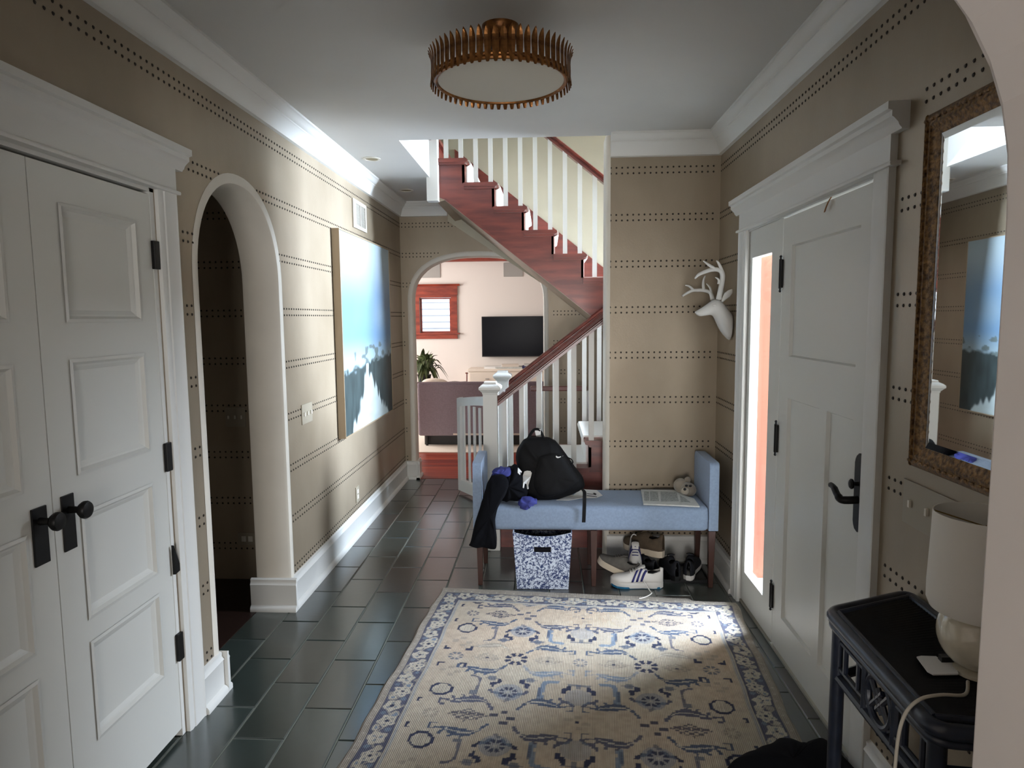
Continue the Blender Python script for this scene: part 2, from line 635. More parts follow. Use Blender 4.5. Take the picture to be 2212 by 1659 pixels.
# ---- room behind the camera
WH = [(-1.1, 0.3), (1.1, 0.3), (1.1, 1.8), (-1.1, 1.8)]
struct(MB().plate([[(-2.6, 0), (2.2, 0), (2.2, ZC), (-2.6, ZC)], WH], (0, -3.2, 0), (1, 0, 0), (0, 0, 1), 0.15).build('wall_rear', CREAMW))
struct(MB().box(-2.75, -2.6, -3.2, 0.7, 0, ZC).build('wall_west', CREAMW))
struct(MB().box(2.2, 2.35, -3.2, 0.7, 0, ZC).build('wall_east', CREAMW))
w4 = struct(thing('fill_window', 'added rear window for the fill light', 'window', (0, -3.25, 1.05)))  # unseen window, added to carry the fill lamp behind it
del w4['category'], w4['label']
mb = MB().plate([WH, [(-1.03, 0.37), (1.03, 0.37), (1.03, 1.73), (-1.03, 1.73)]], (0, -3.25, 0), (1, 0, 0), (0, 0, 1), 0.05)
mb.box(-0.03, 0.03, -3.30, -3.25, 0.3, 1.8)
mb.build('window_frame', TRIM, w4)
MB().box(-1.03, 1.03, -3.284, -3.28, 0.37, 1.73).build('pane', GLASS, w4)

# ---- ceiling with the stair opening
loop = [(-2.75, -3.35), (2.35, -3.35), (2.35, YB), (-0.905, YB), (-0.905, YN), (-2.75, YN)]
ce = struct(MB().plate([loop], (0, 0, ZC), (1, 0, 0), (0, 1, 0), 0.30).build('ceiling', CEIL))
# stairwell shell above
struct(MB().box(-2.4, -2.25, YB, YN, 2.98, 4.6).build('wall_upper_left', STAIRW))
struct(MB().box(-2.4, 2.2, YB - 0.12, YB, 2.98, 4.6).build('wall_upper_front', STAIRW))
struct(MB().plate([[(YB, 0), (YN + 0.1, 0), (YN + 0.1, 4.6), (YB, 4.6)], [(4.77, 1.45), (6.0, 1.45), (6.0, 3.7), (4.77, 3.7)]],
                  (2.1, 0, 0), (0, 1, 0), (0, 0, 1), 0.12).build('wall_landing', STAIRW))
w3 = struct(thing('window_3', 'tall landing window', 'window', (2.15, 5.42, 2.7)))
del w3['category'], w3['label']
MB().plate([[(4.77, 1.45), (6.0, 1.45), (6.0, 3.7), (4.77, 3.7)], [(4.84, 1.52), (5.93, 1.52), (5.93, 3.63), (4.84, 3.63)]],
           (2.13, 0, 0), (0, 1, 0), (0, 0, 1), 0.05).build('window_frame', TRIM, w3)
MB().box(2.15, 2.154, 4.59, 5.93, 1.52, 3.63).build('pane', GLASS, w3)
struct(MB().box(XR, 2.2, YB + 0.16, YB + 0.3, 0, 4.6).build('wall_stair_front', STAIRW))
struct(MB().box(-2.4, 2.3, YB - 0.12, YN + 0.15, 4.6, 4.7).build('ceiling_upper', CEIL))

# ---- alcove beyond the left arch
al = struct(MB().box(-3.0, XL - 0.19, 3.86, 3.96, 0, ZC).build('wall_alcove', WALLPAPER))
mb = MB()
nails(mb, (0, 3.86, 0), (1, 0, 0), (0, -1, 0), -2.9, XL - 0.2)
nail_part(mb, al)
struct(MB().box(-3.1, -3.0, 2.2, 3.96, 0, ZC).build('wall_alcove_left', WALLPAPER))
struct(MB().box(-3.0, XL - 0.19, 2.45, 2.52, 0, ZC).build('wall_alcove_near', WALLPAPER))
struct(MB().box(-3.1, XL - 0.19, 2.45, 3.96, -0.02, 0.0).build('floor_alcove', DARKWOOD))
struct(MB().box(-3.1, XL - 0.19, 2.45, 3.96, 2.45, 2.5).build('ceiling_alcove', CEIL))

# ---- hall floor: slab and slate tiles, each tile its own piece
fl = struct(MB().box(-1.62, 1.3, 0.2, YN + 0.02, -0.06, -0.004).build('floor', GROUT))


def tile_mesh(w, l, m):
    mb = MB()
    c = 0.004
    b = [(0, 0, -0.02), (w, 0, -0.02), (w, l, -0.02), (0, l, -0.02)]
    e = [(0, 0, -0.003), (w, 0, -0.003), (w, l, -0.003), (0, l, -0.003)]
    t = [(c, c, 0), (w - c, c, 0), (w - c, l - c, 0), (c, l - c, 0)]
    mb.loft([b, e, t])
    me = mb.mesh('slate_tile')
    me.materials.append(m)
    return me


TW, TL, GAP = 0.2015, 0.386, 0.005
tile_cache = {}
rug_poly = [(-0.60, 3.70), (1.02, 3.58), (0.85, 1.85), (-0.75, 1.95)]


def in_rug(x, y):
    ok = True
    for i in range(4):
        a, b = rug_poly[i], rug_poly[(i + 1) % 4]
        if (b[0] - a[0]) * (y - a[1]) - (b[1] - a[1]) * (x - a[0]) > -0.02:
            ok = False
    return ok


slates = [SLATE, SLATE, SLATE2, SLATE3, SLATE3, SLATE4]
for i in range(-1, 13):
    x0 = -1.4 + TW * i
    for j in range(-1, 16):
        y0 = (3.10 if i % 2 else 2.915) + TL * (j - 6)
        ya, yb = max(y0, 0.6), min(y0 + TL, YN + 0.01)
        xa, xb = max(x0, -1.585), min(x0 + TW, 1.2)
        if yb - ya < 0.04 or xb - xa < 0.03:
            continue
        if all(in_rug(x, y) for x in (xa, xb) for y in (ya, yb)):
            continue
        if xa > -0.2 and ya > 4.7 or (xa > 0.4 and ya > 4.25):
            continue
        m = random.choice(slates)
        key = (round(xb - xa, 3), round(yb - ya, 3), m.name)
        if key not in tile_cache:
            tile_cache[key] = tile_mesh(xb - xa - GAP, yb - ya - GAP, m)
        o = bpy.data.objects.new('slate_tile', tile_cache[key])
        COL.objects.link(o)
        o.location = (xa + GAP / 2, ya + GAP / 2, 0)
        o.parent = fl

struct(MB().box(-2.75, 2.35, -3.35, 0.62, -0.05, 0.0).build('floor_rear', DARKWOOD))
# family room floor of cherry planks
flf = struct(MB().box(-4.2, 2.6, YN + 0.02, YTV + 0.1, -0.06, -0.004).build('floor_family_room', REDFLOOR[2]))
random.seed(3)
y = YN + 0.02
pk = {}
while y < 8.4:
    w = 0.088
    x = -2.7 - random.random() * 1.2
    while x < 0.9:
        l = random.choice([0.9, 1.2, 1.5, 1.8])
        m = random.choice(REDFLOOR)
        if x + l > -1.9:
            key = (l, m.name)
            if key not in pk:
                c = 0.0015
                b_ = MB().loft([[(0, 0, -0.004), (l, 0, -0.004), (l, w - 0.002, -0.004), (0, w - 0.002, -0.004)],
                                [(0, 0, -0.001), (l, 0, -0.001), (l, w - 0.002, -0.001), (0, w - 0.002, -0.001)],
                                [(c, c, 0), (l - c, c, 0), (l - c, w - 0.002 - c, 0), (c, w - 0.002 - c, 0)]]).mesh('floor_plank')
                b_.materials.append(m)
                pk[key] = b_
            o = bpy.data.objects.new('floor_plank', pk[key])
            COL.objects.link(o)
            o.location = (x, y, 0)
            o.parent = flf
        x += l + 0.002
    y += w

# ---- crown mouldings and baseboards
Zc = (0, 0, 1)
struct(MB().sweep(CROWN, (XL, 0.9, ZC), (XL, YN, ZC), (1, 0, 0), Zc).build('trim_4', TRIM, smooth=True))
struct(MB().sweep(CROWN, (XR, 0.9, ZC), (XR, YB, ZC), (-1, 0, 0), Zc).build('trim_5', TRIM, smooth=True))
struct(MB().sweep(CROWN, (XE + 0.012, YB, ZC), (XR, YB, ZC), (0, -1, 0), Zc).build('trim_6', TRIM, smooth=True))
struct(MB().sweep(CROWN, (XL, YN, ZC), (-0.935, YN, ZC), (0, -1, 0), Zc).build('trim_7', TRIM, smooth=True))
mb = MB().sweep(BASE, (XL, 3.455 + 0.018 - 0.034, 0), (XL, YN, 0), (1, 0, 0), Zc)
mb.sweep(BASE, (XL, 2.47, 0), (XL, 2.62 - 0.018 + 0.034, 0), (1, 0, 0), Zc)
mb.sweep(BASE, (XL - 0.19 - 0.03, 3.455 - 0.018, 0), (XL + 0.034, 3.455 - 0.018, 0), (0, -1, 0), Zc)
mb.sweep(BASE, (XL - 0.19 - 0.03, 2.62 + 0.018, 0), (XL + 0.034, 2.62 + 0.018, 0), (0, 1, 0), Zc)
mb.sweep(BASE, (XL, 1.0, 0), (XL, 1.09, 0), (1, 0, 0), Zc)
struct(mb.build('baseboard_left', TRIM, smooth=True))
mb = MB().sweep(BASE, (XL, YN, 0), (-1.315 + 0.03 + 0.034, YN, 0), (0, -1, 0), Zc)
mb.sweep(BASE, (-1.315 + 0.03, YN - 0.034, 0), (-1.315 + 0.03, YN + 0.17, 0), (1, 0, 0), Zc)
mb.sweep(BASE, (0.03, YN, 0), (0.7, YN, 0), (0, -1, 0), Zc)
struct(mb.build('baseboard_far', TRIM, smooth=True))
mb = MB().sweep(BASE, (XR, 1.0, 0), (XR, 2.13, 0), (-1, 0, 0), Zc)
mb.sweep(BASE, (XR, 3.72, 0), (XR, YB, 0), (-1, 0, 0), Zc)
struct(mb.build('baseboard_right', TRIM, smooth=True))
struct(MB().sweep(BASE, (XE, YB, 0), (XR, YB, 0), (0, -1, 0), Zc).build('baseboard_back', TRIM, smooth=True))


# ------------------------------------------------------------------ doors
def panel_door(name, y0, y1, z0, z1, panels, xf, sgn, depth=0.04, recess=0.012, material=DOORW, ogee=True):
    """door leaf in a wall of constant x; face at xf, facing sgn*x"""
    root = struct(thing(name, name, 'door', (xf, (y0 + y1) / 2, z0)))
    del root['category'], root['label']
    holes = [[(a, c), (b, c), (b, d), (a, d)] for a, b, c, d in panels]
    MB().plate([[(y0, z0), (y1, z0), (y1, z1), (y0, z1)]] + holes, (xf, 0, 0), (0, 1, 0), (0, 0, 1), -sgn * depth).build('door_leaf', material, root)
    for a, b, c, d in panels:
        mb = MB()
        x1 = xf - sgn * recess
        if ogee:
            w = 0.03
            r0 = [(xf + sgn * 0.004, p, q) for p, q in ((a - .006, c - .006), (b + .006, c - .006), (b + .006, d + .006), (a - .006, d + .006))]
            r1 = [(xf + sgn * 0.006, p, q) for p, q in ((a + .004, c + .004), (b - .004, c + .004), (b - .004, d - .004), (a + .004, d - .004))]
            r2 = [(xf - sgn * 0.004, p, q) for p, q in ((a + .012, c + .012), (b - .012, c + .012), (b - .012, d - .012), (a + .012, d - .012))]
            r2b = [(xf - sgn * 0.006, p, q) for p, q in ((a + .018, c + .018), (b - .018, c + .018), (b - .018, d - .018), (a + .018, d - .018))]
            r3 = [(x1, p, q) for p, q in ((a + w, c + w), (b - w, c + w), (b - w, d - w), (a + w, d - w))]
            mb.loft([r0, r1, r2, r2b, r3], cap=False)
            n = len(mb.v)
            mb.f.append([n - 4, n - 3, n - 2, n - 1])
        else:
            r0 = [(xf, p, q) for p, q in ((a, c), (b, c), (b, d), (a, d))]
            r3 = [(x1, p, q) for p, q in ((a + .006, c + .006), (b - .006, c + .006), (b - .006, d - .006), (a + .006, d - .006))]
            mb.loft([r0, r3], cap=False)
            n = len(mb.v)
            mb.f.append([n - 4, n - 3, n - 2, n - 1])
        mb.build('door_panel', material, root)
    return root


def hinge(parent, x, y, z0, z1, sgn):
    zc = (z0 + z1) / 2
    mb = MB().tube([(x, y, z0 + .012), (x, y, z1 - .012)], 0.0075, 10)
    mb.tube([(x, y, z0), (x, y, z0 + .012)], [0.004, 0.0055], 8)
    mb.tube([(x, y, z1 - .012), (x, y, z1)], [0.0055, 0.004], 8)
    mb.ball((x, y, z0), 0.0065, 8, 6)
    mb.ball((x, y, z1), 0.0065, 8, 6)
    mb.box(x - 0.003 - (0 if sgn < 0 else 0.0), x + 0.006, y - 0.020, y + 0.002, z0 + .014, z1 - .014)
    return mb.build('hinge', BLACKM, parent, smooth=True, label='black ball-tipped hinge')


# closet double doors in the left wall
XD = XL - 0.004
PZ = [(0.292, 0.60), (0.68, 1.005), (1.13, 1.465), (1.585, 1.917)]
d1 = panel_door('door_1', 1.776, 2.335, 0.03, 2.025, [(1.885, 2.24, a, b) for a, b in PZ], XD, 1)
d2 = panel_door('door_2', 1.205, 1.772, 0.03, 2.025, [(1.31, 1.665, a, b) for a, b in PZ], XD, 1)
for z0, z1 in ((1.765, 1.865), (1.03, 1.135), (0.30, 0.405)):
    MB().box(XL - 0.004, XL + 0.010, 2.328, 2.360, z0, z1).build('hinge', BLACKM, d1, bevel=0.002, label='black butt hinge')
MB().add([(XL + .002, 2.330, 0.752), (XL + .002, 2.372, 0.645), (XL + .002, 2.330, 0.640), (XL + .012, 2.330, 0.752), (XL + .012, 2.372, 0.645), (XL + .012, 2.330, 0.640)],
         [(0, 1, 2), (5, 4, 3), (0, 3, 4, 1), (1, 4, 5, 2), (2, 5, 3, 0)]).build('hinge', BLACKM, d1, label='black wedge-shaped half open hinge')
for root, ya, yb, z0, z1, ky in ((d2, 1.690, 1.745, 0.912, 1.074, 1.717), (d1, 1.803, 1.853, 0.915, 1.080, 1.829)):
    pl = MB().box(XD, XD + 0.006, ya, yb, z0, z1).build('knob_plate', BLACKM, root, bevel=0.002, label='black rectangular backplate')
    kz = 1.035
    prof = [(0.011, 0), (0.010, 0.018), (0.009, 0.028), (0.018, 0.034), (0.0255, 0.044), (0.0265, 0.052), (0.023, 0.058), (0.012, 0.061), (0.003, 0.0615)]
    rings = [[(XD + 0.006 + h, ky + r * math.cos(2 * PI * k / 20), kz + r * math.sin(2 * PI * k / 20)) for k in range(20)] for r, h in prof]
    MB().loft(rings).build('door_knob', BLACKM, root, smooth=True, label='round black door knob')

# closet casing and cornice
CAPP = [(0, 0), (0.022, 0), (0.024, 0.004), (0.030, 0.010), (0.034, 0.020), (0.046, 0.032), (0.052, 0.036), (0.052, 0.052), (0.064, 0.056), (0.064, 0.078), (0, 0.080)]
t8 = struct(thing('trim_8', 'closet casing', 'trim', (XL, 1.77, 1.0)))
del t8['category'], t8['label']
CAS = [(0, 0), (0.0, 0.014), (0.012, 0.018), (0.03, 0.016), (0.034, 0.020), (0.098, 0.020), (0.104, 0.024), (0.11, 0.022), (0.11, 0)]
for ya, s in ((2.362, 1), (1.183, -1)):
    MB().sweep([(a, b) for a, b in CAS], (XL, ya, 0), (XL, ya, 2.052), (0, s, 0), (1, 0, 0)).build('door_casing', TRIM, t8, smooth=True)
mb = MB().sweep([(0, 0), (0.032, 0), (0.034, 0.006), (0.032, 0.012), (0.024, 0.014), (0, 0.014)], (XL, 1.05, 2.048), (XL, 2.482, 2.048), (1, 0, 0), Zc)
mb.box(XL, XL + 0.022, 1.073, 2.472, 2.06, 2.145)
mb.sweep(CAPP, (XL, 1.02, 2.142), (XL, 2.52, 2.142), (1, 0, 0), Zc)
mb.build('head_casing', TRIM, t8, smooth=True)
MB().box(XL - 0.19, XL - 0.002, 2.336, 2.362, 0, 2.05).box(XL - 0.19, XL - 0.002, 1.183, 1.204, 0, 2.05).box(XL - 0.19, XL - 0.002, 1.183, 2.362, 2.036, 2.052).build('door_jamb', TRIM, t8)
struct(MB().box(XL - 0.6, XL - 0.19, 1.1, 2.44, 0, 2.4).build('wall_closet', DARKWOOD))

# front door with sidelight
XF = 1.075
d3 = panel_door('door_3', 2.256, 3.118, 0.018, 2.012,
                [(2.37, 3.012, 1.398, 1.885), (2.37, 2.592, 0.19, 1.212), (2.66, 3.006, 0.19, 1.212)], XF, -1, ogee=False, recess=0.014)
for z0, z1 in ((1.690, 1.845), (0.932, 1.088), (0.18, 0.32)):
    hinge(d3, XF - 0.008, 3.124, z0, z1, -1)
# handle set
hy, hz = 2.288, 0.972
prof2 = [(0.0, -0.138), (0.022, -0.130), (0.030, -0.118), (0.034, -0.104), (0.034, 0.10), (0.030, 0.114), (0.022, 0.126), (0.008, 0.136)]
outl = [(-a, b) for a, b in prof2] + [(a, b) for a, b in prof2[::-1]]
MB().plate([[(hy + a, hz + b) for a, b in outl[1:]]], (XF, 0, 0), (0, 1, 0), (0, 0, 1), -0.011).build('handle_plate', BLACKM, d3, bevel=0.003, label='long black escutcheon with pointed ends')
mb = MB()
rings = [[(XF - 0.011 - h, hy + 0.002 + r * math.cos(2 * PI * k / 16), 1.003 + 1.3 * r * math.sin(2 * PI * k / 16)) for k in range(16)]
         for r, h in [(0.006, 0), (0.005, 0.014), (0.013, 0.018), (0.014, 0.024), (0.010, 0.029), (0.002, 0.030)]]
mb.loft(rings).build('thumb_turn', BLACKM, d3, smooth=True, label='black oval deadbolt turn')
lev = catmull([(XF - .008, hy, .948), (XF - .045, hy + .002, .946), (XF - .062, hy + .012, .946), (XF - .066, hy + .034, .958), (XF - .064, hy + .066, .974), (XF - .062, hy + .10, .976)], 5)
MB().tube(lev, [0.014] * 8 + [0.0135] * 6 + [0.0115] * 6 + [0.010] * 5 + [0.007], 10).build('lever_handle', BLACKM, d3, smooth=True, label='curved black lever handle')
MB().tube(catmull([(XF - .004, 2.610, 2.020), (XF - .012, 2.616, 2.004), (XF - .014, 2.632, 1.985), (XF - .012, 2.648, 1.972)], 4), 0.006, 8, flat=0.4).build('leather_tab', TAN, d3, smooth=True, label='tan leather tab hanging over door top')

w1 = struct(thing('window_1', 'sidelight', 'window', (XF, 3.42, 1.0)))
del w1['category'], w1['label']
MB().plate([[(3.126, 0.016), (3.632, 0.016), (3.632, 2.02), (3.126, 2.02)], [(3.272, 0.186), (3.576, 0.186), (3.576, 1.878), (3.272, 1.878)]],
           (XF, 0, 0), (0, 1, 0), (0, 0, 1), 0.046).build('window_frame', DOORW, w1, bevel=0.003)
MB().box(XF + 0.024, XF + 0.028, 3.268, 3.58, 0.18, 1.885).build('pane', GLASS, w1)
MB().box(XF + 0.047, XF + 0.17, 3.583, 3.6315, 0.0, 2.018).build('outer_jamb', PORCHW, w1, bevel=0.003, label='orange stained outer jamb')
MB().box(XF + 0.047, XF + 0.17, 3.13, 3.583, 0.10, 0.15).build('outer_sill', TRIM, w1)
t9 = struct(thing('trim_9', 'front door casing', 'trim', (XR, 2.9, 1.0)))
del t9['category'], t9['label']
MB().sweep(CAS, (XR, 3.618, 0), (XR, 3.618, 2.03), (0, 1, 0), (-1, 0, 0)).build('door_casing', TRIM, t9, smooth=True)
MB().sweep([(a * 1.03, b) for a, b in CAS], (XR, 2.247, 0), (XR, 2.247, 2.03), (0, -1, 0), (-1, 0, 0)).build('door_casing', TRIM, t9, smooth=True)
mb = MB().sweep([(0, 0), (0.032, 0), (0.034, 0.006), (0.032, 0.012), (0.024, 0.014), (0, 0.014)], (XR, 2.105, 2.026), (XR, 3.742, 2.026), (-1, 0, 0), Zc)
mb.box(XR - 0.022, XR, 2.13, 3.72, 2.036, 2.125)
mb.sweep(CAPP, (XR, 2.068, 2.122), (XR, 3.782, 2.122), (-1, 0, 0), Zc)
mb.build('head_casing', TRIM, t9, smooth=True)
MB().box(XR + 0.002, XR + 0.16, 2.235, 2.254, 0, 2.03).box(XR + 0.002, XR + 0.16, 3.632, 3.65, 0, 2.03).box(XR + 0.002, XR + 0.16, 2.235, 3.65, 2.019, 2.034).build('door_jamb', TRIM, t9)
MB().box(XR + 0.004, XR + 0.2, 2.25, 3.64, -0.01, 0.012).build('threshold', mat('brass threshold', S(176, 172, 158), 0.4, 0.4), t9)

# porch outside the front door
struct(MB().box(XR + 0.16, 4.6, 0.5, 7.0, -0.16, -0.04).build('floor_porch', CONC))
# ------------------------------------------------------------------ staircase
RISE = 0.188
RUN_L, RUN_U = 0.2345, 0.2345
Y0L, Y1L = 4.47, 5.30          # lower flight near / far faces
Y0U, Y1U = 5.37, YN - 0.008
XL1 = -0.447                   # nosing of the first tread
XU10 = 0.56                    # nosing of tread 10 of the upper flight


def nosing_profile(x_nose, x_back, z, d):
    """tread end section; d = -1: nosing points to -x"""
    t = 0.03
    return [(x_back, z - t), (x_nose - d * 0.012, z - t), (x_nose - d * 0.003, z - t + 0.006), (x_nose, z - t / 2), (x_nose - d * 0.003, z - 0.006), (x_nose - d * 0.012, z), (x_back, z)]


def extr_y(prof, y0, y1):
    return [[(x, y, z) for x, z in prof] for y in (y0, y1)]


def flight(root, steps, d, y0, y1, ybal, far_face=True):
    """steps: list of (x_nose, z, x_back); d: -1 nosing to -x (rises to +x), +1 nosing to +x"""
    for x, z, xb in steps:
        MB().loft(extr_y(nosing_profile(x, xb, z, d), y0 - 0.03, y1)).build('tread', MAHOG, root, smooth=True)
        xr = x - d * 0.028
        MB().box(min(xr, xr - d * 0.018), max(xr, xr - d * 0.018), y0, y1, z - RISE, z - 0.03).build('riser', MAHOG, root)
        # cove under the tread end
        MB().loft(extr_y([(x - d * 0.014, z - 0.03), (xb, z - 0.03), (xb, z - 0.048), (x - d * 0.03, z - 0.048), (x - d * 0.026, z - 0.038)], y0 - 0.016, y0)).build('tread_moulding', MAHOG, root)
    # carpet runner: one band folded over every tread and riser
    t = 0.012
    top = []
    for x, z, xb in (steps if d < 0 else steps):
        xr = x - d * 0.028
        top += [(xr + d * t, z - RISE + t), (xr + d * t, z - 0.04), (x + d * t, z - 0.026), (x + d * (t + 0.003), z - 0.010), (x + d * 0.004, z + t), (xb + d * 0.028 * 0, z + t)]
    ya, yb = y0 + 0.10, y1 - 0.09
    bot = []
    for x, z, xb in steps:
        xr = x - d * 0.028
        bot += [(xr, z - RISE), (xr, z - 0.04), (x, z - 0.028), (x + d * 0.001, z - 0.012), (x, z), (xb, z)]
    mb = MB()
    n = len(top)
    v = [(x, ya, z) for x, z in top] + [(x, yb, z) for x, z in top] + [(x, ya, z) for x, z in bot] + [(x, yb, z) for x, z in bot]
    f = []
    for i in range(n - 1):
        f += [(i, i + 1, n + i + 1, n + i), (2 * n + i, 3 * n + i, 3 * n + i + 1, 2 * n + i + 1), (i, 2 * n + i, 2 * n + i + 1, i + 1), (n + i, n + i + 1, 3 * n + i + 1, 3 * n + i)]
    mb.add(v, f)
    mb.build('carpet_runner', RUNNER, root, smooth=True, label='white carpet runner')


def stringer(root, steps, d, y, drop, w=0.022):
    """closed stringer face under a cut string, hanging drop below the nosing line"""
    top = []
    for x, z, xb in steps:
        xr = x - d * 0.028
        top += [(xr, z - RISE), (xr, z - 0.03), (xb - d * 0.028 * 0, z - 0.03)]
    x0, z0 = steps[0][0] - d * 0.028, steps[0][1] - RISE
    x1, z1 = steps[-1][2], steps[-1][1]
    sl = RISE / (steps[1][0] - steps[0][0]) if len(steps) > 1 else 0
    lo = [(x1, max(0.0, z1 - 0.03 - drop)), (x0, max(0.0, z0 - drop + (x0 - x0) * sl))]
    return top, lo


low = thing('staircase', 'lower stair flight of mahogany treads with white runner behind the bench', 'staircase', (0.3, 4.9, 0))
steps = [(XL1 + RUN_L * i, RISE * (i + 1), XL1 + RUN_L * (i + 1) + 0.03) for i in range(6)]
steps.append((XL1 + RUN_L * 6, RISE * 7, 2.05))
flight(low, steps, -1, Y0L, Y1L, None)
for yy in (Y0L, Y1L - 0.02):
    top = []
    for x, z, xb in steps[:-1]:
        top += [(x + 0.028, z - RISE), (x + 0.028, z - 0.03), (x + 0.028 + RUN_L, z - 0.03)]
    lp = top + [(top[-1][0], 0)]
    MB().plate([[(a, b) for a, b in lp]], (0, yy, 0), (1, 0, 0), (0, 0, 1), -0.02).build('stringer', MAHOG, low)
for z0, z1, xa, xb in ((0.06, 0.40, 0.27, 0.37),):
    MB().box(0.245, 0.40, Y0L - 0.012, Y0L, 0.50, 0.535).build('stringer_moulding', MAHOG, low)
MB().box(1.0, 2.09, Y1L, Y1U + 1.0, RISE * 7 - 0.05, RISE * 7).build('landing', MAHOG, low)

upp = thing('staircase', 'upper stair flight of red mahogany treads rising left above the arch', 'staircase', (0.2, 5.9, 1.3))
ust = []
for n in range(8, 16):
    x = XU10 - RUN_U * (n - 10)
    ust.append((x, RISE * n + 0.012, x - RUN_U - 0.03))
flight(upp, ust, 1, Y0U, Y1U, None)
MB().box(XU10 - RUN_U * 6 - 0.06, XU10 - RUN_U * 6, Y0U - 0.03, Y1U, RISE * 16 - 0.02, RISE * 16 + 0.012).build('tread', MAHOG, upp)
xs = XU10 - RUN_U * 6 - 0.028
MB().box(xs - 0.018, xs, Y0U, Y1U, RISE * 15, RISE * 16).build('riser', MAHOG, upp)
# cut stringer with sloping bottom edge (follows the photograph: 0.39 below nosings)
top = []
for x, z, xb in ust:
    top += [(x - 0.028, z - RISE), (x - 0.028, z - 0.03), (x - 0.028 - RUN_U, z - 0.03)]
xa, xb_ = top[0][0], top[-1][0]
slope = -RISE / RUN_U


def low_edge(x):
    return 2.445 + (x + 0.708) * slope


lp = top + [(xb_, 2.55), (-0.80, low_edge(-0.80)), (xa, low_edge(xa))]
MB().plate([[(a, b) for a, b in lp]], (0, Y0U, 0), (1, 0, 0), (0, 0, 1), -0.025).build('stringer', MAHOG, upp)
MB().sweep([(0, 0), (0.014, 0), (0.014, -0.02), (0, -0.02)], (-0.80, Y0U, low_edge(-0.8) + 0.02), (xa, Y0U, low_edge(xa) + 0.02), (0, -1, 0), (0, 0, 1)).build('stringer_bead', MAHOG, upp)
MB().add([(-0.86, Y0U + 0.002, 2.50), (-0.80, Y0U + 0.002, low_edge(-0.80) - 0.004), (xa, Y0U + 0.002, low_edge(xa) - 0.004), (xa, YN, low_edge(xa) - 0.004), (-0.80, YN, low_edge(-0.80) - 0.004), (-0.86, YN, 2.50),
          (-0.86, Y0U + 0.002, 2.53), (-0.80, Y0U + 0.002, low_edge(-0.80) + 0.03), (xa, Y0U + 0.002, low_edge(xa) + 0.03), (xa, YN, low_edge(xa) + 0.03), (-0.80, YN, low_edge(-0.80) + 0.03), (-0.86, YN, 2.53)],
         [(0, 1, 4, 5), (1, 2, 3, 4), (6, 11, 10, 7), (7, 10, 9, 8), (0, 6, 7, 1), (1, 7, 8, 2), (5, 4, 10, 11), (4, 3, 9, 10)]).build('soffit', WALLPAPER, upp, label='taupe papered underside')
# skirt board on the far wall along the upper flight
sk = [(-0.85, 3.16), (0.95, 3.16 + 1.8 * slope), (0.95, 2.80 + 1.8 * slope), (-0.85, 2.80)]
MB().plate([sk], (0, YN - 0.007, 0), (1, 0, 0), (0, 0, 1), 0.02).build('wall_skirt', MAHOG, upp)

BAL_W = 0.034
bal_cache = {}


def baluster(root, x, y, z0, z1, sl):
    w = BAL_W / 2
    dz = sl * w
    MB().add([(x - w, y - w, z0), (x + w, y - w, z0), (x + w, y + w, z0), (x - w, y + w, z0),
              (x - w, y - w, z1 - dz), (x + w, y - w, z1 + dz), (x + w, y + w, z1 + dz), (x - w, y + w, z1 - dz)],
             [(0, 3, 2, 1), (4, 5, 6, 7), (0, 1, 5, 4), (1, 2, 6, 5), (2, 3, 7, 6), (3, 0, 4, 7)]).build('baluster', BALUST, root)


RAILP = [(-0.030, 0.0), (0.030, 0.0), (0.030, 0.020), (0.024, 0.026), (0.024, 0.032), (0.032, 0.040), (0.030, 0.058), (0.016, 0.068), (0, 0.070), (-0.016, 0.068), (-0.030, 0.058), (-0.032, 0.040), (-0.024, 0.032), (-0.024, 0.026), (-0.030, 0.020)]
SL = RISE / RUN_L


def rail_z_l(x):               # underside of the lower rails
    return 0.985 + (x + 0.335) * 0.775


def rail_z_u(x):               # underside of the upper rail
    return 2.925 + (x - 0.075) * -0.80


def newel(root, x, y, z0, z1, w=0.0485, cap=True):
    mb = MB().box(x - w, x + w, y - w, y + w, z0, z1 - 0.075)
    mb.build('newel_post', BALUST, root, bevel=0.003, label='white square newel post')
    if cap:
        def sq(h, z):
            return [(x - h, y - h, z), (x + h, y - h, z), (x + h, y + h, z), (x - h, y + h, z)]
        MB().loft([sq(w + .002, z1 - .082), sq(w + .004, z1 - .070), sq(w + .020, z1 - .052), sq(w + .025, z1 - .048), sq(w + .025, z1 - .034), sq(w + .016, z1 - .024), sq(w - .006, z1 - .012), sq(w - .008, z1)]).build('newel_cap', BALUST, root, bevel=0.002)


newel(low, -0.377, 4.45, 0.0, 1.153)
MB().box(-0.377 - 0.058, -0.377 + 0.058, 4.39, 4.51, 0, 0.22).build('newel_base', BALUST, low, bevel=0.004)
newel(low, -0.352, 5.33, 0.0, 1.158)
for ny, xe in ((4.45, 1.04), (5.33, 0.62)):
    xs0 = -0.328 if ny < 5 else -0.30
    MB().sweep(RAILP, (xs0, ny, rail_z_l(xs0)), (xe, ny, rail_z_l(xe)), (0, 1, 0), (0, 0, 1)).build('handrail', MAHOGX, low, smooth=True)
    for i, (x, z, xb) in enumerate(steps[:-1]):
        for q in (0.045, 0.045 + RUN_L / 2):
            bx = x + q
            if bx < -0.29 or bx > xe - 0.02:
                continue
            baluster(low, bx, ny + (0.02 if ny < 5 else -0.03), z, rail_z_l(bx) + 0.01, 0.775)

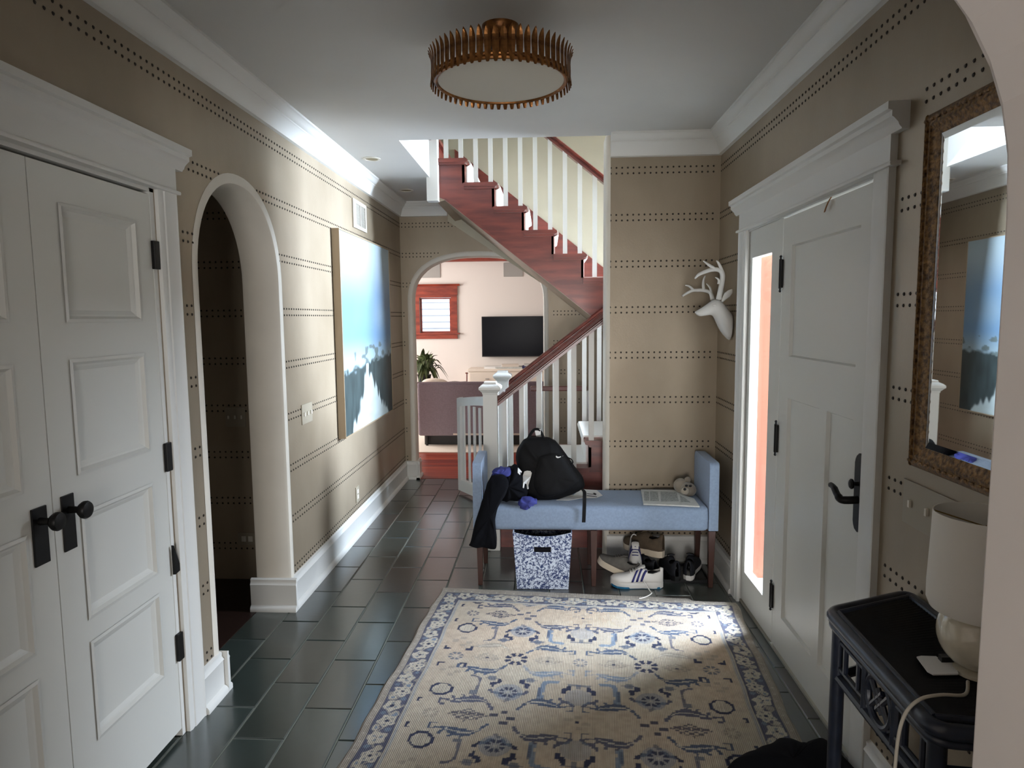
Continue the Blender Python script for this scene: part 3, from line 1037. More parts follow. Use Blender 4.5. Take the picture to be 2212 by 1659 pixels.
xa = XU10 + 0.5
MB().sweep(RAILP, (-0.82, Y0U + 0.02, rail_z_u(-0.82)), (xa, Y0U + 0.02, rail_z_u(xa)), (0, 1, 0), (0, 0, 1)).build('handrail', MAHOGX, upp, smooth=True)
for i, (x, z, xb) in enumerate(ust):
    for q in (0.055, 0.055 + RUN_U / 2):
        bx = x - q
        if bx > 0.62:
            continue
        baluster(upp, bx, Y0U + 0.02, z, rail_z_u(bx) + 0.01, -0.8)
# post that drops below the ceiling at the stair head
newel(upp, -0.886, 5.345, 2.50, 4.1, w=0.045, cap=False)
MB().box(-0.905 + 0.0, -0.886, YB, 5.31, 2.962, 2.992).build('floor_nosing', MAHOG, upp)

# guard rail with white post beside the far wall
gr = thing('guard_rail', 'short brown rail on white posts under the upper stair flight', 'railing', (-0.05, 5.9, 0))
MB().box(-0.14, 0.36, 5.875, 5.925, 0.93, 0.972).build('top_rail', MAHOGX, gr, bevel=0.006)
MB().box(-0.092, -0.024, 5.87, 5.93, 0, 0.93).build('post', BALUST, gr, bevel=0.003)
MB().box(0.32, 0.38, 5.87, 5.93, 0, 0.93).build('post', BALUST, gr, bevel=0.003)

# child gate, swung open beside the newel
gt = thing('child_gate', 'open white slatted child gate hinged at the far newel post', 'gate', (-0.80, 5.92, 0.02))
ga = math.atan2(5.38 - 5.90, -0.415 + 0.79)
L_ = math.hypot(5.38 - 5.90, -0.415 + 0.79)
gm = {}


def gate_box(name, u0, u1, z0, z1, t=0.018, z2=None):
    z2 = z1 if z2 is None else z2
    U = Vector((math.cos(ga), math.sin(ga), 0))
    N = Vector((-U.y, U.x, 0))
    v = []
    for u, zt in ((u0, z1), (u1, z2)):
        for s in (-t, t):
            for z in (z0, zt):
                v.append(Vector((-0.79, 5.90, 0)) + U * u + N * s + Vector((0, 0, z)))
    MB().add(v, [(0, 1, 3, 2), (4, 6, 7, 5), (0, 4, 5, 1), (2, 3, 7, 6), (1, 5, 7, 3), (0, 2, 6, 4)]).build(name, BALUST, gt, bevel=0.002)


gate_box('stile', 0, 0.055, 0.03, 0.868, z2=0.882)
gate_box('stile', L_ - 0.05, L_, 0.03, 0.93)
gate_box('bottom_rail', 0.055, L_ - 0.05, 0.03, 0.135)
n = 6
for i in range(n):
    ua, ub = 0.055 + (L_ - 0.105) * i / n, 0.055 + (L_ - 0.105) * (i + 1) / n
    f_ = lambda u: 0.868 + 0.062 * math.sin(min(1, u / L_) * PI / 2)
    U = None
    # arched top rail in short joined lengths
mb = MB()
U = Vector((math.cos(ga), math.sin(ga), 0))
N = Vector((-U.y, U.x, 0))
rings = []
for i in range(9):
    u = 0.05 + (L_ - 0.095) * i / 8
    zt = 0.868 + 0.06 * math.sin(u / L_ * PI / 2)
    zb = zt - 0.075
    P0 = Vector((-0.79, 5.90, 0)) + U * u
    rings.append([P0 + N * -0.018 + Vector((0, 0, zb)), P0 + N * 0.018 + Vector((0, 0, zb)), P0 + N * 0.018 + Vector((0, 0, zt)), P0 + N * -0.018 + Vector((0, 0, zt))])
mb.loft(rings).build('top_rail', BALUST, gt)
for i in range(6):
    u = 0.085 + (L_ - 0.17) * i / 5.0
    gate_box('slat', u, u + 0.026, 0.13, 0.82, 0.008)

# ------------------------------------------------------------------ rug
RUG_C = Vector((0.137, 2.753, 0))
RUG_A = math.radians(-4.6)
RW, RL = 1.67, 1.86


def build_rug():
    st = 0.005
    nx, ny = int(RW / st), int(RL / st)
    xs = np.linspace(-RW / 2, RW / 2, nx + 1)
    ys = np.linspace(-RL / 2, RL / 2, ny + 1)
    X, Y = np.meshgrid(xs, ys)

    def vnoise(sc, seed):
        r = np.random.default_rng(seed)
        g = r.random((64, 64))
        u, v = (X + 5) * sc, (Y + 5) * sc
        i, j = np.floor(u).astype(int), np.floor(v).astype(int)
        fu, fv = u - i, v - j
        fu, fv = fu * fu * (3 - 2 * fu), fv * fv * (3 - 2 * fv)
        a = g[i % 64, j % 64] * (1 - fu) + g[(i + 1) % 64, j % 64] * fu
        b = g[i % 64, (j + 1) % 64] * (1 - fu) + g[(i + 1) % 64, (j + 1) % 64] * fu
        return a * (1 - fv) + b * fv

    field = np.array(S(176, 167, 150))
    warm = np.array(S(180, 160, 138))
    cool = np.array(S(176, 168, 152))
    cream = np.array(S(186, 178, 162))
    slate = np.array(S(86, 88, 102))
    slate2 = np.array(S(78, 88, 106))
    dark = np.array(S(54, 58, 78))
    blue = np.array(S(116, 128, 142))
    band = np.array(S(152, 144, 132))
    C = np.zeros(X.shape + (3,))
    n1, n2, n3 = vnoise(3.2, 1)[..., None], vnoise(9, 2)[..., None], vnoise(60, 3)[..., None]
    C[:] = field * (1 - n1) + warm * n1
    C = C * (1 - 0.35 * n2) + cool * 0.35 * n2

    def put(mask, col, a=1.0):
        C[mask] = C[mask] * (1 - a) + np.array(col) * a

    def q(v):
        return np.round(v / 0.007) * 0.007

    Xq, Yq = q(X), q(Y)

    def seg(x0, y0, x1, y1, w):
        dx, dy = x1 - x0, y1 - y0
        t = np.clip(((Xq - x0) * dx + (Yq - y0) * dy) / (dx * dx + dy * dy + 1e-9), 0, 1)
        return np.hypot(Xq - x0 - t * dx, Yq - y0 - t * dy) < w

    def pl(pts, w, col, a=1.0):
        for (x0, y0), (x1, y1) in zip(pts[:-1], pts[1:]):
            put(seg(x0, y0, x1, y1, w), col, a)

    def rosette(x, y, r, col, a=1.0, fill=None):
        dx, dy = X - x, Y - y
        d = np.hypot(dx, dy)
        th = np.arctan2(dy, dx)
        if fill is not None:
            put(d < r * 1.7, fill, 0.55)
        m = (d > r * 0.48) & (d < r * 1.08) & (np.abs(((th / (PI / 4)) % 1) - 0.5) < 0.31)
        put(m, col, a)
        put(d < r * 0.22, cream, 0.6)

    def octagon(x, y, r, col):
        dx, dy = np.abs(Xq - x), np.abs(Yq - y)
        d = np.maximum(np.maximum(dx, dy), (dx + dy) * 0.74)
        put(d < r, cool, 0.8)
        put((d < r) & (d > r - 0.013), col)
        put((d < r * 0.55) & (np.abs(((X * 60) % 1) - 0.5) < 0.12), band, 0.6)

    def lattice(x, y, rx, ry, col, a=1.0):
        u, v = (Xq - x) / rx, (Yq - y) / ry
        ins = (np.abs(u) + np.abs(v)) < 1.02
        p, s_ = (u + v) * 2.5, (u - v) * 2.5
        m = ins & ((np.abs(p - np.round(p)) < 0.17) | (np.abs(s_ - np.round(s_)) < 0.17))
        put(m, col, a)
        put((np.abs(u) < 0.10) & (np.abs(v) < 0.13), dark, a)

    def dragon(x, y, w, h, sx, sy, col, a=1.0, edge=None):
        """serrated curling leaf: thick body and a curled tail; sx flips left-right, sy up-down"""
        t = np.linspace(0, 1, 13)
        px = x + sx * w * (t - 0.5)
        py = y + sy * h * (np.where(t < 0.6, 0.45 * np.sin(t / 0.6 * PI * 0.5), 0.45 - 1.1 * ((t - 0.6) / 0.4) ** 2) - 0.1)
        th = 0.007 + 0.016 * np.sin(np.clip(t / 0.75, 0, 1) * PI)
        for i in range(12):
            put(seg(px[i], py[i], px[i + 1], py[i + 1], th[i]), col, a)
            if i % 3 == 1 and i < 9:
                put(seg(px[i], py[i], px[i] - sx * 0.02, py[i] + sy * 0.03, 0.006), col, a)
        pl(list(zip(px[1:11], py[1:11])), 0.0036, cream, 0.8)
        pl([(px[0], py[0]), (px[0] - sx * 0.05, py[0] + sy * 0.012), (px[0] - sx * 0.05, py[0] - sy * 0.022), (px[0] - sx * 0.028, py[0] - sy * 0.024)], 0.0045, col, a)

    def wings(x, y, w, sy, col, a=1.0):
        for s in (-1, 1):
            pl([(x + s * 0.25 * w, y), (x + s * 0.5 * w, y - sy * 0.022), (x + s * 0.85 * w, y - sy * 0.030), (x + s * w, y - sy * 0.046)], 0.0085, col, a)

    def feet(x, y, w, sy, col, a=1.0):
        for s in (-1, 1):
            pl([(x + s * w, y), (x + s * (w + 0.004), y - sy * 0.02), (x + s * (w - 0.02), y - sy * 0.028), (x + s * (w - 0.022), y - sy * 0.045)], 0.010, col, a)

    def quad(x, y, col, a=0.9):
        for dx, dy in ((-0.035, 0.01), (0.035, -0.006), (0.004, 0.032), (0.008, -0.034)):
            put((np.abs(Xq - x - dx) < 0.015) & (np.abs(Yq - y - dy) < 0.011), col, a)

    def vine(pts, col, a, w=0.008):
        pl([tuple(p[:2]) for p in catmull([(p[0], p[1], 0) for p in pts], 6)], w, col, a)

    # field motifs measured on the photograph: mirrored about x = 0 and about alternating cross lines A and B
    top = RL / 2
    pale = np.array(S(150, 142, 130))
    for A in (0.325, 1.23):
        for q_ in (1, -1):
            Yd = lambda dd: top - (A + q_ * dd)
            sy = q_
            for s in (-1, 1):
                dragon(s * 0.43, Yd(-0.094), 0.17, 0.055, -s, sy, slate if q_ > 0 else slate2)
                dragon(s * 0.157, Yd(-0.10), 0.17, 0.055, s, sy, slate2 if q_ > 0 else slate, 0.95)
                wings(s * 0.295, Yd(0.142), 0.078, sy, dark if q_ > 0 else slate)
                rosette(s * 0.295, Yd(0.178), 0.036, dark, 0.95, blue)
                feet(s * 0.295, Yd(0.222), 0.072, sy, dark)
                octagon(s * 0.58, Yd(0.172), 0.050, dark)
                vine([(s * 0.43, Yd(0.178)), (s * 0.428, Yd(0.255)), (s * 0.445, Yd(0.283)), (s * 0.476, Yd(0.292))], slate, 0.65, 0.006)
                put((np.abs(Xq - s * 0.442) < 0.016) & (np.abs(Yq - Yd(0.162)) < 0.013), slate2, 0.8)
                vine([(s * 0.158, Yd(0.150)), (s * 0.156, Yd(0.235)), (s * 0.140, Yd(0.272)), (s * 0.092, Yd(0.280))], blue, 0.9, 0.011)
                vine([(s * 0.166, Yd(0.160)), (s * 0.166, Yd(0.230))], slate2, 0.7, 0.005)
                for xx in (0.377, 0.212):
                    put((np.hypot((Xq - s * xx) * 1.0, Yq - Yd(0.28)) < 0.020), slate2, 0.75)
                    pl([(s * xx - 0.028, Yd(0.28)), (s * xx + 0.028, Yd(0.28))], 0.006, slate2, 0.75)
                pl([(s * 0.650, Yd(0.075)), (s * 0.660, Yd(0.075)), (s * 0.660, Yd(0.098)), (s * 0.648, Yd(0.098))], 0.005, dark)
                pl([(s * 0.295 - 0.006, Yd(0.112)), (s * 0.295 + 0.006, Yd(0.125))], 0.009, slate, 0.7)
            wings(0, Yd(0.108), 0.075, sy, slate)
            put(np.hypot(X, Y - Yd(0.170)) < 0.058, blue, 0.40)
            put((np.abs(X) < 0.050) & (np.abs(Y - Yd(0.170)) < 0.05) & (np.abs(((X * 75) % 1) - 0.5) < 0.1), band, 0.5)
            feet(0, Yd(0.200), 0.062, sy, dark)
            pl([(-0.045, Yd(0.262)), (0.045, Yd(0.262))], 0.005, slate2, 0.7)
            put((np.abs(X) < 0.010) & (np.abs(Y - Yd(0.250)) < 0.016), slate2, 0.7)
        for s in (-1, 1):
            lattice(s * 0.435, top - A, 0.088, 0.046, dark, 0.8)
            quad(s * 0.295, top - A, slate if A < 1 else dark)
            rosette(s * 0.583, top - A, 0.030, slate if A < 1 else pale, 0.9)
        put(np.hypot(X, Y - (top - A)) < 0.009, dark)
        quad(0, top - A, pale, 0.6)
    for B in (0.7775, 1.683):
        for s in (-1, 1):
            rosette(s * 0.295, top - B, 0.050, dark, 1.0)
            lattice(s * 0.43, top - B, 0.078, 0.043, pale, 0.85)
            lattice(s * 0.152, top - B, 0.078, 0.043, pale, 0.9)
            rosette(s * 0.58, top - B, 0.034, slate2, 0.8)
            for q_ in (1, -1):
                yb = top - B - q_ * 0.10
                dragon(s * 0.415, yb, 0.17, 0.055, -s, -q_, slate2 if q_ > 0 else pale, 1.0 if q_ > 0 else 0.5)
                dragon(s * 0.165, yb, 0.17, 0.055, s, -q_, slate2 if q_ < 0 else blue, 1.0 if q_ < 0 else 0.6)
                y3 = top - B - q_ * 0.072
                pl([(s * 0.545, y3 + q_ * .008), (s * 0.522, y3 + q_ * .008), (s * 0.522, y3 - q_ * 0.014)], 0.008, dark)
                pl([(s * 0.628, y3 + q_ * .008), (s * 0.650, y3 + q_ * .008), (s * 0.650, y3 - q_ * 0.014)], 0.008, dark)
                quad(s * 0.58, top - B - q_ * 0.135, pale, 0.7)
        rosette(0, top - B, 0.032, slate2, 0.7)
    # borders
    dx_, dy_ = RW / 2 - np.abs(X) + 0.028, RL / 2 - np.abs(Y)
    d = np.minimum(dx_, dy_)
    side = dx_ < dy_
    along = np.where(side, Y + 0.013, X)
    across = d - 0.118
    put(d < 0.186, cool * 0.92)
    put((d < 0.180) & (d > 0.168), blue * 1.15, 0.45)
    put(d < 0.166, slate)
    mo = (d < 0.166) & (d > 0.072)
    per = 0.104
    n5 = vnoise(26, 9)
    n6 = vnoise(48, 10)
    da = ((along / per) % 1.0 - 0.5) * per
    kk = np.floor(along / per).astype(int)
    even = (kk % 2) == 0
    off = np.where(even, 0.006, -0.006)
    r = np.hypot(da * 1.0, (across - off) * 1.05) + 0.010 * (n6 - 0.5)
    th = np.arctan2(across - off, da)
    put(mo & (r < 0.038 * (1 + 0.14 * np.cos(5 * th + kk))), cream * 0.95)
    put(mo & (r < 0.030) & (r > 0.020) & (np.cos(5 * th + kk) > 0.45) & even, slate2, 0.75)
    put(mo & (r < 0.024) & (np.cos(3 * th + kk * 2) > 0.55) & (r > 0.010) & ~even, blue * 0.8, 0.8)
    put(mo & (r < 0.0075), dark)
    da2 = (((along / per + 0.5) % 1.0) - 0.5) * per
    sg = np.where((np.floor(along / per + 0.5) % 2) > 0, 1, -1)
    e = ((da2 + sg * 0.006) / 0.020) ** 2 + ((across - sg * 0.022) / 0.016) ** 2 + 1.2 * (n6 - 0.5)
    put(mo & (e < 1), cool)
    put(mo & (e < 0.15), blue)
    e2 = ((da2) / 0.012) ** 2 + ((across + sg * 0.026) / 0.012) ** 2 + 1.2 * (n5 - 0.5)
    put(mo & (e2 < 0.8), blue * 0.9, 0.8)
    vn = np.abs(across - 0.022 * np.sin(along * PI / per)) < 0.0035
    put(mo & vn & (r > 0.036), cream * 0.8, 0.8)
    put(mo & (n5 > 0.78) & (r > 0.04), cream * 0.75, 0.7)
    put((d < 0.166) & (d > 0.161), dark, 0.5)
    put(d < 0.076, slate * 0.85)
    put(d < 0.071, band)
    tick = ((along / 0.05) % 1 < 0.10) & (d < 0.062) & (d > 0.05)
    put(tick, cream, 0.8)
    C *= (0.90 + 0.2 * n3)
    ribm = 0.94 + 0.06 * np.sin(X * 2 * PI / 0.0105)
    C *= ribm[..., None]
    # geometry: slightly wavy edges, far right corner stepped back
    Xg, Yg = X.copy(), Y.copy()
    wob = 0.004 * np.sin(Y * 9) + 0.003 * np.sin(Y * 23 + 1)
    Xg += wob * (np.abs(X) / (RW / 2)) ** 3
    edge = smoothstep(-0.03, 0.0, Y - RL / 2)
    notch = smoothstep(0.57, 0.60, X)
    Yg -= smoothstep(RL / 2 - 0.12, RL / 2, Y) * notch * 0.028
    Z = 0.012 * smoothstep(0.0, 0.012, np.minimum(dx_ - 0.028, dy_)) + 0.0015 * np.sin(X * 31) * np.sin(Y * 27)
    Z = np.maximum(Z, 0.0006)
    n = X.size
    co = np.stack([Xg, Yg, Z], -1).reshape(-1, 3).astype(np.float32)
    idx = np.arange(n).reshape(X.shape)
    quads = np.stack([idx[:-1, :-1], idx[:-1, 1:], idx[1:, 1:], idx[1:, :-1]], -1).reshape(-1, 4)
    me = bpy.data.meshes.new('rug')
    me.vertices.add(n)
    me.vertices.foreach_set('co', co.ravel())
    me.loops.add(quads.size)
    me.loops.foreach_set('vertex_index', quads.ravel().astype(np.int32))
    me.polygons.add(len(quads))
    me.polygons.foreach_set('loop_start', (np.arange(len(quads)) * 4).astype(np.int32))
    me.update(calc_edges=True)
    at = me.color_attributes.new('pattern', 'FLOAT_COLOR', 'POINT')
    rgba = np.concatenate([np.clip(C, 0, 1).reshape(-1, 3), np.ones((n, 1))], 1).astype(np.float32)
    at.data.foreach_set('color', rgba.ravel())
    me.shade_smooth()
    me.materials.append(attr_mat('woven rug', 0.95, 0.5, 45))
    o = bpy.data.objects.new('rug', me)
    COL.objects.link(o)
    o.location = RUG_C
    o.rotation_euler = (0, 0, RUG_A)
    tag(o, 'beige oriental rug with slate blue floral border on the slate tiles', 'rug')


build_rug()

# ------------------------------------------------------------------ ceiling light
LX, LY = -0.168, 2.64
cl = thing('ceiling_light', 'antique gold flush-mount ceiling drum of upright metal leaves with frosted diffuser', 'ceiling light', (LX, LY, ZC))
MB().lathe([(0.071, 0), (0.071, -0.012), (0.066, -0.020), (0.066, -0.040), (0.072, -0.050), (0.055, -0.056), (0.004, -0.058)], (LX, LY, ZC), 28).build('canopy', GILT, cl, smooth=True)
mb = MB()
mb.lathe([(0.045, -0.056), (0.045, -0.12)], (LX, LY, ZC), 20)
for k in range(3):
    a = 2 * PI * k / 3 + 0.4
    mb.tube([(LX + 0.05 * math.cos(a), LY + 0.05 * math.sin(a), ZC - 0.115), (LX + 0.25 * math.cos(a), LY + 0.25 * math.sin(a), ZC - 0.165)], 0.005, 6)
mb.build('inner_frame', GILT, cl, smooth=True)
ZB = ZC - 0.202
for zz, r_, t_ in ((ZB + 0.0, 0.248, 0.008), (ZB + 0.010, 0.256, 0.006)):
    MB().tube([(LX + r_ * math.cos(2 * PI * k / 64), LY + r_ * math.sin(2 * PI * k / 64), zz) for k in range(64)], t_, 8, closed=True).build('ring', GILT, cl, smooth=True)
MB().lathe([(0.243, 0.004), (0.243, 0.0), (0.15, -0.004), (0.004, -0.005)], (LX, LY, ZB), 48).build('diffuser', DIFFUS, cl, smooth=True, label='frosted white diffuser disc')
leaf_mb = MB()
secs = [(-0.030, 0.0050, 0.004), (-0.022, 0.0075, 0.003), (0.0, 0.0108, 0.0), (0.02, 0.0118, 0.0), (0.045, 0.0126, -0.001), (0.062, 0.0118, 0.000), (0.076, 0.0090, 0.003), (0.086, 0.0054, 0.007), (0.093, 0.0010, 0.011)]
rings = []
for z, w, o_ in secs:
    rings.append([(o_ + 0.003, -w, z), (o_ - 0.0005, 0, z), (o_ + 0.003, w, z), (o_ + 0.0005, 0, z)])
leaf_mb.loft(rings)
lme = leaf_mb.mesh('metal_leaf')
lme.materials.append(GILT)
for k in range(60):
    a = 2 * PI * k / 60
    o = bpy.data.objects.new('metal_leaf', lme)
    COL.objects.link(o)
    o.parent = cl
    o.location = (0.2625 * math.cos(a), 0.2625 * math.sin(a), ZB + 0.008 - ZC)
    o.rotation_euler = (0, 0, a)

# recessed lights in the nook ceiling
for i, (px, py) in enumerate(((-1.195, 4.66), (-1.194, 5.80))):
    dl = thing('recessed_light', ['recessed ceiling light nearer the gold ceiling drum', 'recessed ceiling light near the far crown moulding'][i], 'ceiling light', (px, py, ZC), group='recessed lights over the passage')
    MB().lathe([(0.062, -0.001), (0.062, -0.004), (0.045, -0.006), (0.045, -0.001)], (px, py, ZC), 24).build('trim_ring', IVORY, dl, smooth=True)
    MB().lathe([(0.045, -0.0015), (0.004, -0.001)], (px, py, ZC), 20).build('lens', mat('dim lens', S(150, 140, 112), 0.5), dl)

# ------------------------------------------------------------------ things on the left wall
pg = thing('painting', 'large abstract landscape canvas of pale sky over dark ground', 'painting', (XL, 5.02, 0.78))
PY0, PY1, PZ0, PZ1 = 4.335, 5.725, 0.785, 2.172


def build_painting():
    n = 150
    ys = np.linspace(PY0 + 0.008, PY1 - 0.008, n)
    zs = np.linspace(PZ0 + 0.008, PZ1 - 0.008, n)
    Yg, Zg = np.meshgrid(ys, zs)
    u = (Yg - PY0) / (PY1 - PY0)
    v = (Zg - PZ0) / (PZ1 - PZ0)
    rg = np.random.default_rng(5)

    def noise(su, sv):
        g = rg.random((80, 80))
        a, b = u * su, v * sv
        i, j = np.floor(a).astype(int), np.floor(b).astype(int)
        fa, fb = a - i, b - j
        fa, fb = fa * fa * (3 - 2 * fa), fb * fb * (3 - 2 * fb)
        return (g[i % 80, j % 80] * (1 - fa) * (1 - fb) + g[(i + 1) % 80, j % 80] * fa * (1 - fb)
                + g[i % 80, (j + 1) % 80] * (1 - fa) * fb + g[(i + 1) % 80, (j + 1) % 80] * fa * fb)

    n1 = noise(4, 5)
    n2 = noise(14, 40)
    n3 = noise(40, 12)
    top, mid, hor = np.array(S(152, 166, 172)), np.array(S(98, 128, 156)), np.array(S(140, 158, 166))
    C = np.zeros(u.shape + (3,))
    a = smoothstep(0.95, 0.62, v)[..., None]
    C[:] = top * (1 - a) + mid * a
    b = smoothstep(0.50, 0.34, v)[..., None]
    C = C * (1 - b) + hor * b
    cl_ = (np.clip((n1 - 0.5) * 2.0, 0, 1) * smoothstep(0.40, 0.55, v) * smoothstep(0.95, 0.7, v))[..., None]
    C = C * (1 - 0.6 * cl_) + np.array(S(136, 154, 164)) * 0.6 * cl_
    line = 0.315 + 0.05 * u + 0.05 * (n2 - 0.5) + 0.02 * (n3 - 0.5)
    dk = smoothstep(0.012, -0.012, v - line)[..., None]
    dark = np.array(S(52, 62, 62)) * (0.75 + 0.5 * n3[..., None])
    C = C * (1 - dk) + dark * dk
    brk = ((v > line - 0.02) & (v < line + 0.07) & (n2 > 0.66))[..., None]
    C = np.where(brk, np.array(S(92, 104, 104)), C)
    hw = 0.02 + 0.36 * np.clip((0.30 - v) / 0.30, 0, 1) ** 1.15 + 0.10 * (n3 - 0.5)
    cx = 0.44 + 0.06 * np.clip((0.3 - v) / 0.3, 0, 1)
    w = (smoothstep(0.02, -0.02, np.abs(u - cx) - hw) * (v < 0.31 + 0.03 * n2))[..., None]
    C = C * (1 - w) + np.array(S(168, 178, 176)) * (0.92 + 0.12 * n2[..., None]) * w
    idx = np.arange(n * n).reshape(n, n)
    quads = np.stack([idx[:-1, :-1], idx[:-1, 1:], idx[1:, 1:], idx[1:, :-1]], -1).reshape(-1, 4)
    off = world_loc(pg)
    co = np.stack([np.full(u.shape, XL + 0.0495 - off.x), Yg - off.y, Zg - off.z], -1).reshape(-1, 3)
    me = bpy.data.meshes.new('painted_canvas')
    me.from_pydata(co.tolist(), [], quads.tolist())
    at = me.color_attributes.new('pattern', 'FLOAT_COLOR', 'POINT')
    at.data.foreach_set('color', np.concatenate([np.clip(C, 0, 1).reshape(-1, 3), np.ones((n * n, 1))], 1).astype(np.float32).ravel())
    me.materials.append(attr_mat('oil paint', 0.45))
    o = bpy.data.objects.new('painted_canvas', me)
    COL.objects.link(o)
    o.parent = pg


build_painting()
fr = MB().plate([[(PY0, PZ0), (PY1, PZ0), (PY1, PZ1), (PY0, PZ1)], [(PY0 + .008, PZ0 + .008), (PY1 - .008, PZ0 + .008), (PY1 - .008, PZ1 - .008), (PY0 + .008, PZ1 - .008)]],
                (XL + 0.004, 0, 0), (0, 1, 0), (0, 0, 1), 0.05)
fr.box(XL + 0.004, XL + 0.04, PY0 + .006, PY1 - .006, PZ0 + .006, PZ1 - .006)
fr.build('frame', mat('champagne frame', S(150, 132, 108), 0.5, 0.2), pg)

VENTP = mat('vent paint', S(176, 170, 158), 0.5)
av = thing('air_vent', 'white return air vent grille near the crown moulding', 'vent', (XL, 5.01, 2.35))
MB().plate([[(4.835, 2.245), (5.19, 2.245), (5.19, 2.452), (4.835, 2.452)], [(4.905, 2.272), (5.155, 2.272), (5.155, 2.425), (4.905, 2.425)]], (XL + 0.0, 0, 0), (0, 1, 0), (0, 0, 1), 0.012).build('frame', VENTP, av, bevel=0.002)
MB().box(XL + 0.0005, XL + 0.002, 4.90, 5.16, 2.27, 2.43).build('duct', BLACKP, av)
mb = MB()
for k in range(15):
    z = 2.277 + 0.0103 * k
    for ya, yb in ((4.905, 5.024), (5.036, 5.155)):
        mb.add([(XL + .003, ya, z), (XL + .009, ya, z + .0045), (XL + .009, yb, z + .0045), (XL + .003, yb, z), (XL + .003, ya, z + .001), (XL + .009, ya, z + .0055), (XL + .009, yb, z + .0055), (XL + .003, yb, z + .001)],
               [(0, 1, 2, 3), (7, 6, 5, 4), (0, 4, 5, 1), (1, 5, 6, 2), (2, 6, 7, 3), (3, 7, 4, 0)])
mb.box(XL + .002, XL + .010, 5.024, 5.036, 2.272, 2.425)
o = mb.build('louvre', VENTP, av)
o['kind'] = 'stuff'


def outlet(label, O, U, N, w, h, kind):
    O, U, N = Vector(O), Vector(U), Vector(N)
    W = Vector((0, 0, 1))
    t = thing('outlet_plate' if kind != 'switch' else 'switch_plate', label, 'outlet' if kind != 'switch' else 'light switch', O)

    def bx(name, u0, u1, z0, z1, d0, d1, m, **k):
        v = [O + U * a + W * b + N * c for c in (d0, d1) for a, b in ((u0, z0), (u1, z0), (u1, z1), (u0, z1))]
        MB().add(v, [(0, 1, 2, 3), (7, 6, 5, 4), (0, 4, 5, 1), (1, 5, 6, 2), (2, 6, 7, 3), (3, 7, 4, 0)]).build(name, m, t, bevel=0.0012, **k)
    bx('plate', -w / 2, w / 2, -h / 2, h / 2, 0, 0.006, OUTLET)
    if kind == 'switch':
        for k in range(3):
            c = -w / 2 + w * (k + 0.5) / 3
            bx('switch_toggle', c - 0.005, c + 0.005, -0.011, 0.011, 0.006, 0.014, IVORY)
    elif kind == 'wide':
        for c in (-0.021, 0.021):
            bx('socket', c - 0.014, c + 0.014, -0.017, 0.017, 0.006, 0.008, IVORY)
    else:
        for c in (-0.02, 0.02):
            bx('socket', -0.016, 0.016, c - 0.014, c + 0.014, 0.006, 0.008, IVORY)


outlet('taupe triple switch plate right of the left arch', (XL, 3.77, 1.04), (0, 1, 0), (1, 0, 0), 0.165, 0.115, 'switch')
outlet('taupe wall outlet low on the wall below the painting', (XL, 4.73, 0.30), (0, 1, 0), (1, 0, 0), 0.08, 0.115, 'tall')
outlet('ivory sideways outlet low inside the dark alcove', (-1.825, 3.86, 0.255), (1, 0, 0), (0, -1, 0), 0.115, 0.075, 'wide')
outlet('taupe wide switch plate in the dark alcove', (-1.86, 3.86, 1.005), (1, 0, 0), (0, -1, 0), 0.12, 0.12, 'switch')
outlet('taupe wide switch plate under the gilt mirror', (XR, 1.865, 1.03), (0, -1, 0), (-1, 0, 0), 0.26, 0.13, 'switch')

# ------------------------------------------------------------------ mirror on the right wall
mi = thing('mirror', 'tall rectangular mirror in an antique gilt frame over the console', 'mirror', (XR, 1.5, 1.15))
my0, my1, mz0, mz1 = 1.02, 1.952, 1.145, 2.122
fw = 0.062
FP = [(0, 0), (0, 0.012), (0.006, 0.022), (0.016, 0.026), (0.024, 0.020), (0.034, 0.022), (0.042, 0.016), (0.05, 0.014), (fw, 0.008), (fw, 0)]
corners = [(my0, mz0), (my1, mz0), (my1, mz1), (my0, mz1)]
mb = MB()
rings = []
for i in range(5):
    y_, z_ = corners[i % 4]
    sy = 1 if y_ == my0 else -1
    sz = 1 if z_ == mz0 else -1
    rings.append([(XR - 0.001 - b, y_ + sy * a, z_ + sz * a) for a, b in FP])
mb.loft(rings, cap=False, closed=False)
# carved leaf beads along the frame
for i in range(4):
    (ya, za), (yb, zb) = corners[i], corners[(i + 1) % 4]
    L = math.hypot(yb - ya, zb - za)
    nb = int(L / 0.028)
    dy, dz = (yb - ya) / L, (zb - za) / L
    cy, cz = (my0 + my1) / 2, (mz0 + mz1) / 2
    ny, nz = (1 if ya == yb and ya == my0 else -1 if ya == yb else 0), (1 if za == zb and za == mz0 else -1 if za == zb else 0)
    for k in range(nb):
        s_ = (k + 0.5) * L / nb
        p = (XR - 0.023, ya + dy * s_ + ny * 0.018, za + dz * s_ + nz * 0.018)
        mb.ball(p, (0.006, 0.006 + 0.006 * abs(dy), 0.006 + 0.006 * abs(dz)), 6, 4)
mb.build('frame', GILTF, mi, smooth=True)
ins = fw - 0.002
a0, a1, c0, c1 = my0 + ins, my1 - ins, mz0 + ins, mz1 - ins
bv = 0.022
ring0 = [(XR - 0.008, a0, c0), (XR - 0.008, a1, c0), (XR - 0.008, a1, c1), (XR - 0.008, a0, c1)]
ring1 = [(XR - 0.0105, a0 + bv, c0 + bv), (XR - 0.0105, a1 - bv, c0 + bv), (XR - 0.0105, a1 - bv, c1 - bv), (XR - 0.0105, a0 + bv, c1 - bv)]
mb = MB().loft([ring0, ring1], cap=False)
mb.f.append([4, 5, 6, 7])
mb.build('mirror_glass', MIRROR, mi, label='bevelled silver mirror glass')

